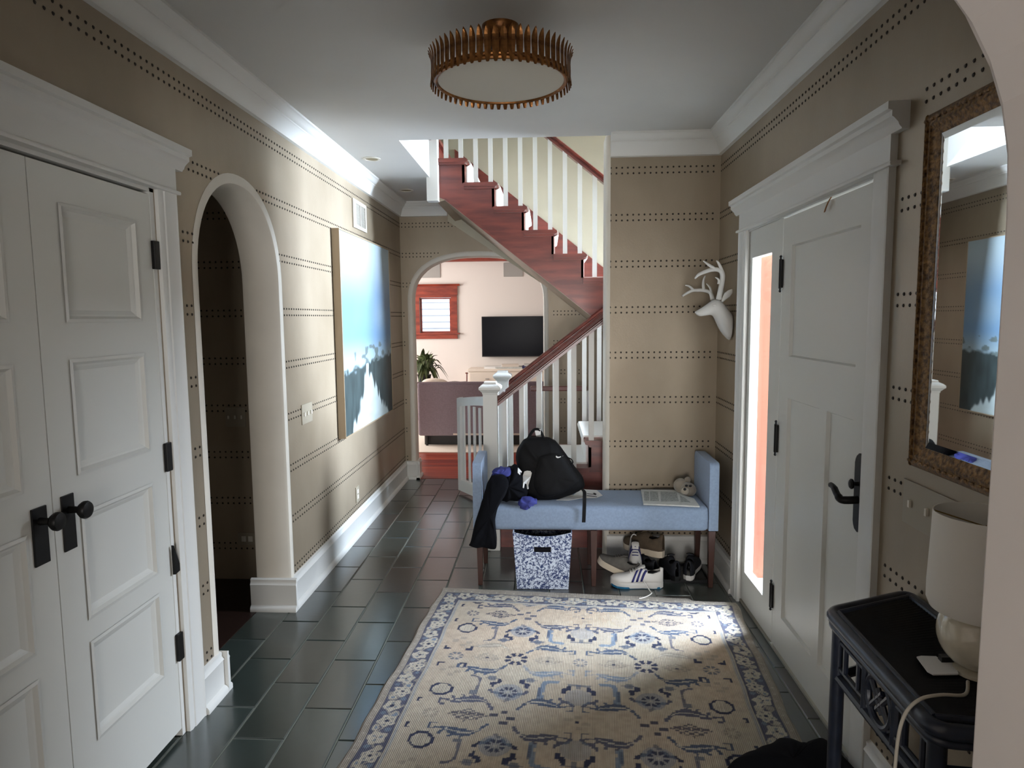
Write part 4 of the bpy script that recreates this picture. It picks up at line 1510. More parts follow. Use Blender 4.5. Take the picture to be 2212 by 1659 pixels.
# ------------------------------------------------------------------ deer head on the right wall
dh = thing('deer_head', 'white faux deer head with antlers mounted beside the bench corner', 'wall sculpture', (XR, 3.90, 1.5))


def dp(cx, cy, dy=0.0):
    p = pt(1460 + cx / 7.54, 540 + cy / 7.54, 3.90)
    return Vector((p.x, 3.90 + dy, p.z))


def ell_ring(c, ax, ay, a, b, n=16):
    return [c + ax * (a * math.cos(2 * PI * k / n)) + ay * (b * math.sin(2 * PI * k / n)) for k in range(n)]


YV = Vector((0, 1, 0))


def chain(stations, n=16):
    """stations: (top point, bottom point, half width)"""
    rings = []
    for t, b, w in stations:
        c = (t + b) / 2
        rings.append(ell_ring(c, (t - b) / 2, YV, 1.0, w, n))
    return rings


neck = chain([(dp(906, 1040), dp(885, 1470), 0.040), (dp(905, 1035), dp(872, 1475), 0.058), (dp(890, 1010), dp(820, 1450), 0.068), (dp(845, 960), dp(715, 1320), 0.068), (dp(800, 890), dp(660, 1200), 0.060),
              (dp(745, 830), dp(612, 1085), 0.052), (dp(700, 800), dp(585, 1068), 0.047), (dp(640, 798), dp(560, 1062), 0.044), (dp(585, 820), dp(540, 1062), 0.040), (dp(520, 870), dp(510, 1068), 0.034),
              (dp(450, 920), dp(460, 1075), 0.027), (dp(390, 958), dp(415, 1082), 0.023), (dp(340, 985), dp(385, 1082), 0.021), (dp(310, 1005), dp(350, 1065), 0.017), (dp(302, 1015), dp(330, 1045), 0.010)])
MB().loft(neck).build('head_and_neck', WHITEM, dh, smooth='all', sub=1)
for s, dx in ((-1, 0), (1, -25)):
    e = [(dp(725 + dx, 845, s * 0.036), 0.006), (dp(752 + dx, 790, s * 0.050), 0.013), (dp(790 + dx, 735, s * 0.062), 0.0195), (dp(828 + dx, 690, s * 0.070), 0.0155), (dp(850 + dx, 658, s * 0.074), 0.006), (dp(856 + dx, 648, s * 0.075), 0.001)]
    MB().tube(catmull([p for p, r in e], 3), list(np.interp(np.linspace(0, 5, 16), range(6), [r for p, r in e])), 10, flat=0.34, up=(0, 1, 0)).build('ear', WHITEM, dh, smooth='all')
    MB().ball(dp(600, 905, s * 0.0385), (0.012, 0.007, 0.008), 10, 6).build('eye', WHITEM, dh, smooth=True)


def antler(parts, s):
    for pts_, rs in parts:
        k = 5
        P = catmull([dp(x, y, s * d) for x, y, d in pts_], k)
        R = list(np.interp(np.linspace(0, len(pts_) - 1, len(P)), range(len(pts_)), rs))
        yield P, R


mb = MB()
for P, R in antler([([(680, 800, .028), (690, 700, .040), (705, 560, .055), (712, 450, .066), (690, 370, .072), (630, 335, .072), (540, 335, .068), (440, 365, .060), (340, 410, .05), (280, 475, .044)], [.017, .015, .0145, .0140, .0135, .0125, .0115, .0105, .009, .004]),
                    ([(600, 338, .070), (540, 295, .072), (470, 250, .074), (395, 195, .076)], [.011, .009, .0075, .003]),
                    ([(700, 365, .072), (670, 300, .078), (635, 235, .082), (598, 192, .085)], [.011, .0085, .007, .003]),
                    ([(655, 560, .055), (655, 510, .058), (635, 475, .058), (600, 455, .056)], [.008, .0065, .005, .0025])], -1):
    mb.tube(P, R, 10)
mb.build('antler', WHITEM, dh, smooth='all')
mb = MB()
for P, R in antler([([(615, 805, .026), (610, 740, .040), (600, 690, .058), (560, 662, .074), (490, 645, .086), (410, 645, .090), (330, 650, .09), (240, 690, .086), (150, 745, .08)], [.013, .0115, .0105, .010, .010, .0095, .009, .0075, .005]),
                    ([(345, 645, .09), (310, 605, .094), (270, 575, .097), (212, 562, .10)], [.0085, .007, .006, .003]),
                    ([(510, 640, .082), (505, 560, .09), (515, 480, .096), (545, 405, .10)], [.0095, .008, .0065, .003]),
                    ([(612, 690, .05), (600, 620, .055), (570, 575, .056), (535, 540, .056)], [.007, .006, .005, .0025])], 1):
    mb.tube(P, R, 10)
mb.build('antler', WHITEM, dh, smooth='all')

# ------------------------------------------------------------------ bench
be = thing('bench', 'light blue upholstered hall bench with raised padded ends on walnut legs', 'bench', (0.29, 3.98, 0))
BX0, BX1, BYF, BYB = -0.432, 0.985, 3.785, 4.185


def rbox(x0, x1, y0, y1, z0, z1, r):
    return MB().box(x0, x1, y0, y1, z0, z1), r


MB().box(BX0 + 0.05, BX1 - 0.052, BYF, BYB, 0.341, 0.487).build('seat', BLUEF, be, bevel=0.0, smooth=False)
seat = [o for o in be.children if o.name.startswith('seat')][0]
b = seat.modifiers.new('bevel', 'BEVEL')
b.width, b.segments, b.limit_method = 0.028, 4, 'ANGLE'
seat.data.shade_smooth()
for s, x0, x1 in ((-1, BX0, BX0 + 0.052), (1, BX1 - 0.054, BX1)):
    prof = [(BYF, 0.346)]
    R = 0.05
    for k in range(7):
        a = PI - PI / 2 * k / 6
        prof.append((BYF + 0.022 + 0.022 * math.cos(a), 0.722 + 0.022 * math.sin(a)))
    for k in range(7):
        a = PI / 2 - PI / 2 * k / 6
        prof.append((BYB - R + R * math.cos(a), 0.744 - R + R * math.sin(a)))
    prof.append((BYB, 0.346))
    o = MB().plate([prof], (x0, 0, 0), (0, 1, 0), (0, 0, 1), x1 - x0).build('bench_end', BLUEF, be, smooth=True)
    b = o.modifiers.new('bevel', 'BEVEL')
    b.width, b.segments, b.limit_method, b.angle_limit = 0.013, 3, 'ANGLE', math.radians(40)
MB().box(BX0 + 0.02, BX1 - 0.02, BYF + 0.05, BYB - 0.05, 0.330, 0.350).build('seat_rail', LEGW, be)
for x in (BX0 + 0.035, 0.273, BX1 - 0.032):
    for y, lean in ((BYF + 0.03, 0), (BYB - 0.03, 0.012)):
        def sq(h, z, dy):
            return [(x - h, y - h + dy, z), (x + h, y - h + dy, z), (x + h, y + h + dy, z), (x - h, y + h + dy, z)]
        MB().loft([sq(0.0125, 0.0, lean), sq(0.02, 0.34, 0)]).build('leg', LEGW, be, bevel=0.002)


def inflate(outline, y, d_front, d_back, rings=5, jitter=0.0, seed=1, pw=0.55):
    """soft closed body from an outline of (x, z) in the plane of depth y"""
    rg = random.Random(seed)
    n = len(outline)
    cx = sum(p[0] for p in outline) / n
    cz = sum(p[1] for p in outline) / n
    R = []
    for i in range(-rings, rings + 1):
        t = i / (rings + 0.35)
        s_ = (1 - abs(t) ** 2.4) ** pw
        dd = -d_front if i > 0 else d_back
        yy = y + dd * abs(t) ** 0.9
        R.append([(cx + (p[0] - cx) * s_ + rg.uniform(-jitter, jitter), yy + rg.uniform(-jitter, jitter) * 1.6, cz + (p[1] - cz) * s_ + rg.uniform(-jitter, jitter)) for p in outline])
    return MB().loft(R)


def px_outline(pts, y, k=3):
    P = [pt(u, v, y) for u, v in pts]
    P = catmull(P + [P[0]], k)[:-1]
    return [(p.x, p.z) for p in P]


bz = lambda x, y: (1000 + x / 6.9125, 910 + y / 6.9125)
# backpack
bp_ = thing('backpack', 'black backpack standing on the blue bench', 'backpack', (0.03, 3.95, 0.487))
ol = px_outline([bz(*p) for p in ((890, 285), (1000, 245), (1200, 240), (1340, 272), (1450, 370), (1580, 560), (1700, 720), (1800, 860), (1815, 990), (1740, 1040), (1600, 1110), (1370, 1180), (1100, 1190), (930, 1180), (880, 1050), (860, 860), (815, 680), (785, 480))], 3.95)
body = inflate(ol, 3.965, 0.085, 0.11, 5, 0.004, 3, 0.42)
body.build('body', BLACKF, bp_, smooth='all', sub=1)
ol2 = px_outline([bz(*p) for p in ((1130, 520), (1420, 480), (1580, 640), (1720, 860), (1690, 960), (1400, 1110), (1150, 1130), (1050, 900))], 3.88)
inflate(ol2, 3.895, 0.045, 0.02, 4, 0.004, 5, 0.4).build('front_pocket', BLACKF, bp_, smooth='all', sub=1)
MB().tube(catmull([pt(*bz(975, 262), 3.95), pt(*bz(1010, 190), 3.945), pt(*bz(1065, 128), 3.94), pt(*bz(1135, 128), 3.94), pt(*bz(1180, 190), 3.945), pt(*bz(1205, 250), 3.95)], 5), 0.009, 8).build('grab_handle', BLACKF, bp_, smooth='all')
P = catmull([pt(*bz(1770, 1010), 3.88), pt(*bz(1812, 1050), 3.81), pt(*bz(1815, 1140), 3.776), pt(*bz(1812, 1300), 3.772), pt(*bz(1803, 1510), 3.772)], 5)
MB().loft([[p + Vector((-0.0105, -0.0012, 0)), p + Vector((0.0105, -0.0012, 0)), p + Vector((0.0105, 0.0012, 0)), p + Vector((-0.0105, 0.0012, 0))] for p in P]).build('strap', BLACKF, bp_, label='loose black strap hanging over the seat front')
MB().tube(catmull([pt(*bz(1560, 540), 3.94), pt(*bz(1620, 570), 3.93), pt(*bz(1640, 620), 3.93), pt(*bz(1590, 640), 3.93)], 4), 0.004, 6).build('strap_loop', BLACKF, bp_, smooth='all')


def bag_surface(names, extra=()):
    from mathutils.bvhtree import BVHTree
    bpy.context.view_layer.update()
    dg = bpy.context.evaluated_depsgraph_get()
    trees = []
    for o in list(bp_.children) + list(extra):
        if o.name.split('.')[0] in names:
            me = o.evaluated_get(dg).to_mesh()
            off = world_loc(o)
            trees.append(BVHTree.FromPolygons([v.co + off for v in me.vertices], [tuple(p.vertices) for p in me.polygons]))

    def hit(u, v):
        d = (R3 @ Vector(((u - 1106) / FPX, -(v - 829.5) / FPX, -1.0))).normalized()
        best = None
        for t in trees:
            h = t.ray_cast(Vector((0, 0, HC)), d)
            if h[0] is not None and (best is None or h[3] < best[2]):
                best = (h[0], h[1], h[3])
        if best is None:
            p = pt(u, v, 3.86)
            return p, Vector((0, -1, 0))
        nrm = best[1] if best[1].dot(d) < 0 else -best[1]
        return best[0], nrm
    return hit


hit = bag_surface(('body', 'front_pocket'))


def applique(outline, th=0.003, lift=0.0015):
    """thin patch that follows the cloth below it"""
    top, low = [], []
    for u, v in outline:
        p, nr = hit(u, v)
        low.append(p + nr * lift)
        top.append(p + nr * (lift + th))
    n = len(top)
    tri = tessellate_polygon([[Vector((u, v, 0)) for u, v in outline]])
    f = [tuple(t) for t in tri] + [(n + c, n + b, n + a) for a, b, c in tri] + [(i, (i + 1) % n, n + (i + 1) % n, n + i) for i in range(n)]
    return MB().add(top + low, f)


sw = [(1385, 528), (1393, 545), (1418, 553), (1450, 543), (1498, 517), (1455, 529), (1425, 535), (1408, 533), (1400, 523), (1392, 520)]
applique([bz(*p) for p in sw]).build('logo_mark', PAPER, bp_, label='small white curved tick logo')
P = [pt(*bz(x, y), 3.838) for x, y in ((1065, 165), (1160, 158), (1160, 240), (1085, 255))]
MB().plate([[(p.x, p.z) for p in P[::-1]]], (0, 3.933, 0), (1, 0, 0), (0, 0, 1), -0.004).build('care_label', PAPER, bp_, label='white sewn label under the handle')

# jacket draped over the end of the bench
jk = thing('jacket', 'black jacket draped over the left end of the bench', 'jacket', (-0.33, 3.80, 0.6))
j1 = px_outline([bz(*p) for p in ((440, 790), (560, 720), (700, 690), (800, 660), (870, 760), (900, 900), (960, 1050), (900, 1180), (700, 1190), (590, 1190), (470, 1100), (400, 960))], 3.87)
inflate(j1, 3.88, 0.07, 0.10, 4, 0.012, 8, 0.45).build('folded_body', JACKET, jk, smooth='all', sub=1)
j2 = [(1062, 1025), (1052, 1042), (1040, 1085), (1028, 1125), (1017, 1168), (1014, 1178), (1030, 1181), (1045, 1180), (1060, 1186), (1072, 1184), (1073, 1160), (1069, 1130), (1075, 1100), (1084, 1080), (1096, 1060), (1100, 1035), (1085, 1022)]
inflate(px_outline(j2, 3.775, 2), 3.762, 0.022, 0.022, 3, 0.006, 9, 0.3).build('hanging_sleeve', JACKET, jk, smooth='all', sub=1)
inflate(px_outline([bz(*p) for p in ((440, 760), (520, 690), (640, 690), (720, 730), (690, 830), (560, 860), (450, 840))], 3.84), 3.835, 0.045, 0.05, 3, 0.012, 12, 0.45).build('hood_lining', BLUECL, jk, smooth='all', sub=1, label='royal blue lining of the jacket')
hit = bag_surface(('body', 'front_pocket', 'folded_body', 'hood_lining'), jk.children)
tg = [(905, 800), (925, 745), (960, 735), (1010, 742), (1030, 770), (1020, 810), (985, 940), (962, 1015), (950, 1015), (958, 938), (905, 930), (898, 1000), (886, 995), (888, 920)]
applique([bz(*p) for p in tg], 0.005, 0.003).build('luggage_tag', PAPER, bp_, label='white strap tag on the front of the bag')
applique([bz(*p) for p in ((815, 700), (868, 755), (840, 800), (808, 770))], 0.003, 0.003).build('side_label', PAPER, bp_, label='small white label on the left edge')
bc = inflate(px_outline([bz(*p) for p in ((830, 1180), (900, 1120), (1050, 1150), (1105, 1190), (1090, 1240), (1010, 1260), (985, 1310), (860, 1305), (835, 1250))], 3.80), 3.80, 0.032, 0.04, 3, 0.010, 14, 0.45).build('blue_cloth', BLUECL, None, smooth='all', sub=1)
tag(bc, 'crumpled royal blue cloth at the bench front edge below the backpack', 'cloth')


def sheet(name, label, pts_px, z, m, t=0.0015, wave=0.0, cat='paper'):
    """a sheet of paper lying at height z, outline given by photo points"""
    P = []
    for u, v in pts_px:
        d = R3 @ Vector(((u - 1106) / FPX, -(v - 829.5) / FPX, -1.0))
        k = (z - HC) / d.z
        P.append((d.x * k, d.y * k))
    A = sum(P[i][0] * P[(i + 1) % len(P)][1] - P[(i + 1) % len(P)][0] * P[i][1] for i in range(len(P)))
    if A < 0:
        P = P[::-1]
    o = MB().plate([P], (0, 0, z), (1, 0, 0), (0, 1, 0), t).build(name, m)
    if label:
        tag(o, label, cat)
    return o, P


sheet('paper_sheet', 'white paper sheets sticking out right of the backpack', [bz(*p) for p in ((1740, 1015), (2000, 1030), (2085, 1110), (1990, 1145), (1760, 1150), (1640, 1120))], 0.489, PAPER)
sheet('paper_sheet', 'white paper sheet under the front of the backpack', [bz(*p) for p in ((1390, 1180), (1610, 1105), (1790, 1110), (1800, 1145), (1580, 1185))], 0.4905, PAPER)
ps = [o for o in bpy.data.objects if o.name.startswith('paper_sheet')][0]
for pl_ in (((1850, 1075), (1990, 1095)), ((1850, 1105), (2000, 1125))):
    a, b_ = [bz(*p) for p in pl_]
    q_ = [a, b_, (b_[0], b_[1] + 1.2), (a[0], a[1] + 1.2)]
    o, _ = sheet('printed_line', None, q_, 0.491, INK, 0.0003)
    o.parent = ps
o, _ = sheet('printed_line', None, [bz(*p) for p in ((1935, 1072), (1970, 1068), (2000, 1090), (1965, 1095))], 0.491, INK, 0.0003)
o.parent = ps
nzp = lambda x, y: (1360 + x / 10.055, 1000 + y / 10.055)
ns, _ = sheet('newspaper', 'folded newspaper lying on the right half of the bench', [nzp(*p) for p in ((245, 600), (980, 610), (1180, 720), (1400, 800), (1520, 965), (1000, 940), (300, 915))], 0.4885, NEWS, 0.008, cat='newspaper')
for q_ in (((310, 620), (420, 620), (430, 820), (320, 820)), ((440, 620), (610, 620), (640, 830), (450, 825)), ((670, 620), (1020, 640), (1070, 830), (680, 840)), ((1090, 700), (1200, 760), (1330, 860), (1110, 850))):
    o, _ = sheet('printed_column', None, [nzp(*p) for p in q_], 0.4968, mat('newsprint ink', S(158, 160, 156), 0.9, noise=0.25, scale=(120, 120, 120)), 0.0004)
    o.parent = ns
bk, _ = sheet('notebook', 'thin black notebook behind the newspaper against the wall', [nzp(*p) for p in ((515, 590), (560, 565), (960, 580), (1000, 605), (900, 608))], 0.489, BLACKP, 0.008, cat='notebook')

# plush toy in the corner of the bench
pu = thing('plush_toy', 'small grey plush bear lying on the newspaper at the right bench end', 'toy', (0.84, 4.08, 0.5))
c = pt(*nzp(1270, 580), 4.05)
MB().ball(c, (0.050, 0.048, 0.045), 18, 12).build('head', PLUSH, pu, smooth='all')
c2 = pt(*nzp(1110, 490), 4.09)
MB().ball(c2, (0.044, 0.05, 0.045), 16, 10).build('body', PLUSH, pu, smooth='all')
MB().ball(pt(*nzp(1205, 610), 3.999), (0.024, 0.018, 0.022), 14, 9).build('muzzle', PLUSHL, pu, smooth='all', label='pale muzzle')
for p in ((1260, 365, 4.07), (1070, 400, 4.10)):
    MB().ball(pt(*nzp(p[0], p[1]), p[2]), (0.020, 0.012, 0.019), 12, 8).build('ear', PLUSH, pu, smooth='all')
for p in ((1235, 495), (1320, 500)):
    MB().ball(pt(*nzp(*p), 4.003), (0.0095, 0.006, 0.007), 10, 6).build('eye', BLACKP, pu, smooth=True)
MB().ball(pt(*nzp(1200, 572), 3.981), (0.009, 0.006, 0.009), 10, 6).build('nose', BLACKP, pu, smooth=True)

# ------------------------------------------------------------------ basket
ba = thing('storage_basket', 'blue and white speckled fabric bin under the bench', 'basket', (-0.025, 3.92, 0))
w0, w1, zt = 0.150, 0.172, 0.333
bx, by0, by1 = -0.027, 3.752, 4.07
tb = 0.004


def basket_side(p0b, p1b, p0t, p1t, sag, slot=False, flip=False):
    """one cloth side between bottom edge p0b-p1b and sagging top edge p0t-p1t"""
    nu, nv = 17, 10
    v, f = [], []
    for j in range(nv + 1):
        for i in range(nu + 1):
            a, b_ = i / nu, j / nv
            lo = Vector(p0b).lerp(Vector(p1b), a)
            hi = Vector(p0t).lerp(Vector(p1t), a)
            hi.z -= sag * (1 - (2 * a - 1) ** 2)
            v.append(lo.lerp(hi, b_))
    for j in range(nv):
        for i in range(nu):
            if slot and j == 7 and 6 <= i <= 10:
                continue
            f.append((j * (nu + 1) + i, j * (nu + 1) + i + 1, (j + 1) * (nu + 1) + i + 1, (j + 1) * (nu + 1) + i))
    return v, f


mb = MB()
y0t, y1t = by0 - 0.004, by1 + 0.004
B = [(bx - w0, by0, 0.002), (bx + w0, by0, 0.002), (bx + w0, by1, 0.002), (bx - w0, by1, 0.002)]
T = [(bx - w1, y0t, zt + 0.012), (bx + w1, y0t, zt + 0.012), (bx + w1, y1t, zt + 0.012), (bx - w1, y1t, zt + 0.012)]
for i, (sag, slot) in enumerate(((0.026, True), (0.004, False), (0.02, False), (0.004, False))):
    mb.add(*basket_side(B[i], B[(i + 1) % 4], T[i], T[(i + 1) % 4], sag, slot))
mb.add([B[0], B[1], B[2], B[3]], [(0, 3, 2, 1)])
o = mb.build('cloth_bin', SPECKLE, ba)
sm = o.modifiers.new('solid', 'SOLIDIFY')
sm.thickness = 0.004
MB().box(bx - w0 + 0.01, bx + w0 - 0.01, by0 + 0.02, by1 - 0.02, 0.01, 0.24).build('stored_cloth', mat('dark cloth', S(26, 26, 32), 0.95), ba, bevel=0.03)

# ------------------------------------------------------------------ shoes


def shoe(name, label, cat, loc, rz, L, sole_m, up_m, lace_m, collar=0.085, stripes=None, lining=BLACKP, tilt=0.0, roll=0.0, group=None, chunky=0.026):
    root = thing(name, label, cat, loc, rz, group)
    root.rotation_euler = (roll, tilt, rz)

    def hw(t):     # half width, heel (0) to toe (1)
        return L * np.interp(t, [0, .06, .2, .4, .6, .75, .88, .96, 1], [.045, .105, .125, .115, .145, .165, .150, .10, .03])

    def ht(t):
        return np.interp(t, [0, .05, .2, .30, .42, .55, .7, .85, .95, 1], [collar * .95, collar, collar * .80, collar * .82, collar * .98, collar * .78, collar * .55, collar * .42, collar * .30, collar * .12])

    def bend(t):
        return L * 0.02 * math.sin(t * PI * 1.2)

    ts = [0, .02, .06, .12, .2, .3, .4, .5, .6, .7, .8, .88, .94, .98, 1]
    # sole with a slight toe spring
    rings = []
    for t in ts:
        w = hw(t) * 1.05
        zt_ = chunky * (1.12 if t < 0.35 else 1.0)
        zb = 0.0 + 0.010 * max(0, (t - 0.8) / 0.2) ** 2
        x = (t - 0.5) * L
        rings.append([(x, -w * .92 + bend(t), zb), (x, w * .92 + bend(t), zb), (x, w + bend(t), zb + zt_ * .5), (x, w * .97 + bend(t), zb + zt_), (x, -w * .97 + bend(t), zb + zt_), (x, -w + bend(t), zb + zt_ * .5)])
    MB().loft(rings).build('sole', sole_m, root, smooth=True, local=True)

    def surf(t, a, off=0.0):
        w, h = hw(t) + off, ht(t) + off
        ca, sa = math.cos(a), math.sin(a)
        z0 = chunky * 0.9 + 0.010 * max(0, (t - 0.8) / 0.2) ** 2
        return Vector(((t - 0.5) * L, bend(t) + w * math.copysign(abs(ca) ** 0.75, ca), z0 + h * abs(sa) ** 0.8))

    na = 15
    rings = [[surf(t, PI * k / (na - 1)) for k in range(na)] for t in ts]
    v = [p for r in rings for p in r]
    f = []
    for i in range(len(ts) - 1):
        for k in range(na - 1):
            tm = (ts[i] + ts[i + 1]) / 2
            if 0.06 < tm < 0.34 and 4 <= k <= na - 6:       # foot opening
                continue
            f.append((i * na + k, i * na + k + 1, (i + 1) * na + k + 1, (i + 1) * na + k))
    o = MB().add(v, f).build('upper', up_m, root, smooth='all', local=True)
    sm = o.modifiers.new('solid', 'SOLIDIFY')
    sm.thickness = 0.003
    MB().ball((L * -0.30, 0, chunky + collar * 0.45), (L * 0.15, L * 0.09, collar * 0.25), 12, 8).build('lining', lining, root, smooth=True, local=True)
    MB().tube([surf(.50, PI / 2, -0.001), surf(.44, PI / 2, 0.004), surf(.38, PI / 2, 0.010) , surf(.345, PI / 2, 0.016)], [0.018, 0.022, 0.024, 0.020], 10, flat=0.25).build('tongue', up_m, root, smooth=True, local=True)
    mb = MB()
    for k in range(5):
        t = 0.40 + 0.055 * k
        a1, a2 = PI * (0.5 - 0.10), PI * (0.5 + 0.10)
        mb.tube([surf(t, a1, 0.004), surf(t + .012, PI / 2, 0.007), surf(t, a2, 0.004)], 0.0028, 6)
    mb.build('laces', lace_m, root, smooth=True, local=True)
    if stripes:
        for k in range(3):
            for side in (0, 1):
                t0 = 0.40 + 0.085 * k
                mb = MB()
                vv = []
                m = 6
                for j in range(m + 1):
                    s_ = j / m
                    a = 0.03 * PI + 0.36 * PI * s_
                    if side:
                        a = PI - a
                    for dt in (0, 0.042):
                        vv.append(surf(t0 + dt - 0.10 * s_, a, 0.0025))
                mb.add(vv, [(2 * j, 2 * j + 1, 2 * j + 3, 2 * j + 2) for j in range(m)])
                o = mb.build('stripe', stripes, root, smooth=True, local=True, label='dark blue side stripe')
                sm = o.modifiers.new('solid', 'SOLIDIFY')
                sm.thickness = 0.002
    return root


s1 = shoe('sneaker', 'white sneaker with three dark blue stripes in front of the shoe pile', 'shoe', (0.525, 3.815, 0.004), PI - 0.05, 0.305, SHW, SHW, LACE, 0.088, NAVYS, chunky=0.032)
o = MB().loft([[(x, s * w * 1.04, z) for s in (-1, 1)] + [(x, -s * w * 1.09, z + 0.012) for s in (-1, 1)] for x, w, z in [((t - .5) * 0.30, 0.305 * np.interp(t, [0, .06, .2, .4, .6, .75, .88, .96, 1], [.045, .105, .125, .115, .145, .165, .150, .10, .03]), 0.010 * max(0, (t - .8) / .2) ** 2 - 0.003) for t in (0.01, .06, .2, .4, .6, .75, .88, .96, .995)]]).build('outsole', SOLEB, s1, local=True, label='blue outsole')
P = [pt(1405, 1276, 3.70), pt(1408, 1281, 3.68), pt(1400, 1290, 3.64), pt(1388, 1294, 3.61), pt(1380, 1297, 3.60)]
P = [Vector((p.x, p.y, max(p.z, 0.017))) for p in P]
P = [s1.location + Vector((0.03, -0.045, 0.05))] + [Vector((p.x, p.y, 0.017)) for p in P]
lo = MB().tube(catmull(P, 5), 0.003, 6).build('loose_lace', LACE, s1, smooth='all')
s1v = [v for v in lo.data.vertices]
lo.parent = s1
lo.matrix_parent_inverse = (Matrix.Translation(s1.location) @ Matrix.Rotation(s1.rotation_euler.z, 4, 'Z')).inverted() @ Matrix.Translation(s1.location)
shoe('sneaker', 'white sneaker with dark blue laces pointing forward behind the striped one', 'shoe', (0.535, 4.005, 0.062), -PI / 2 - 0.10, 0.28, SHW, SHW, NAVYS, 0.105, NAVYS, tilt=0.36, chunky=0.03)
shoe('sneaker', 'grey mesh sneaker with cream sole beside the middle bench leg', 'shoe', (0.402, 3.90, 0.055), PI - 0.30, 0.235, SOLEC, SHG, SHG, 0.088, None, tilt=-0.40, roll=0.12, chunky=0.036)
shoe('hiking_boot', 'brown hiking boot with cream sole perched on the shoe pile', 'boot', (0.60, 4.075, 0.115), PI / 2 + 0.85, 0.29, SOLEC, SHB, SHB, 0.115, None, chunky=0.036)
shoe('hiking_boot', 'dark boot lying underneath the brown hiking boot', 'boot', (0.60, 4.07, 0.004), PI / 2 + 0.4, 0.28, BLACKP, SHK, SHK, 0.085, None)
shoe('sneaker', 'navy blue sneaker seen from behind on the black boot tray', 'shoe', (0.752, 3.99, 0.016), PI / 2 + 0.12, 0.275, BLACKP, SHK, LACE, 0.10, None)
shoe('sneaker', 'black sneaker with white sole beside the right bench leg', 'shoe', (0.885, 4.0, 0.016), PI / 2 - 0.35, 0.285, SHW, SHK, SHK, 0.10, None)
bt = thing('boot_tray', 'low black boot tray under the right end of the bench', 'tray', (0.84, 4.0, 0))
MB().box(0.70, 0.965, 3.875, 4.14, 0.0, 0.010).build('tray_base', BLACKP, bt)
MB().plate([[(0.695, 3.87), (0.970, 3.87), (0.970, 4.145), (0.695, 4.145)], [(0.705, 3.88), (0.96, 3.88), (0.96, 4.135), (0.705, 4.135)]], (0, 0, 0.0), (1, 0, 0), (0, 1, 0), 0.02).build('tray_rim', BLACKP, bt)

# ------------------------------------------------------------------ console table
ct = thing('console_table', 'navy rattan console table with fretwork apron along the right wall', 'table', (0.91, 1.55, 0))
TZ = 0.78
cn = [(0.775, 1.80), (1.048, 1.925), (1.048, 1.24), (0.760, 1.275)]


def round_poly(c, r, k=5):
    out = []
    n = len(c)
    for i in range(n):
        p, a, b_ = Vector(c[i]), Vector(c[i - 1]), Vector(c[(i + 1) % n])
        u, v = (a - p).normalized(), (b_ - p).normalized()
        for j in range(k + 1):
            t = j / k
            out.append((p + u * r * (1 - t) ** 2 + v * r * t ** 2))
    return out


rp = round_poly(cn, 0.035)
for zz, rr, off in ((TZ - 0.016, 0.017, 0.0), (TZ - 0.040, 0.010, 0.006)):
    MB().tube([(p.x, p.y, zz) for p in rp], rr, 10, closed=True).build('rim', NAVY, ct, smooth=True)
cc = Vector((sum(c[0] for c in cn) / 4, sum(c[1] for c in cn) / 4))
ip = [cc + (Vector(p) - cc) * 0.90 for p in cn]
MB().plate([[tuple(p) for p in ip[::-1]]], (0, 0, TZ - 0.014), (1, 0, 0), (0, 1, 0), 0.006).build('top_panel', NAVYT, ct)
mb = MB()
n_r = 46
for k in range(n_r):
    t = (k + 0.5) / n_r
    a = ip[0].lerp(ip[3], t)
    b_ = ip[1].lerp(ip[2], t)
    mb.tube([(a.x, a.y, TZ - 0.008), (b_.x, b_.y, TZ - 0.008)], 0.005, 5)
o = mb.build('woven_reeds', NAVYT, ct, smooth=True)
o['kind'] = 'stuff'
for p0, p1 in zip(ip, ip[1:] + ip[:1]):
    MB().tube([(p0.x, p0.y, TZ - 0.004), (p1.x, p1.y, TZ - 0.004)], 0.007, 8).build('inner_border', NAVY, ct, smooth=True)
legp = [(0.787, 1.765), (1.030, 1.885), (1.030, 1.275), (0.782, 1.302)]
for x, y in legp:
    MB().tube([(x, y, 0), (x, y, 0.02), (x, y, TZ - 0.05)], [0.017, 0.0185, 0.0185], 10).build('leg', NAVY, ct, smooth=True)


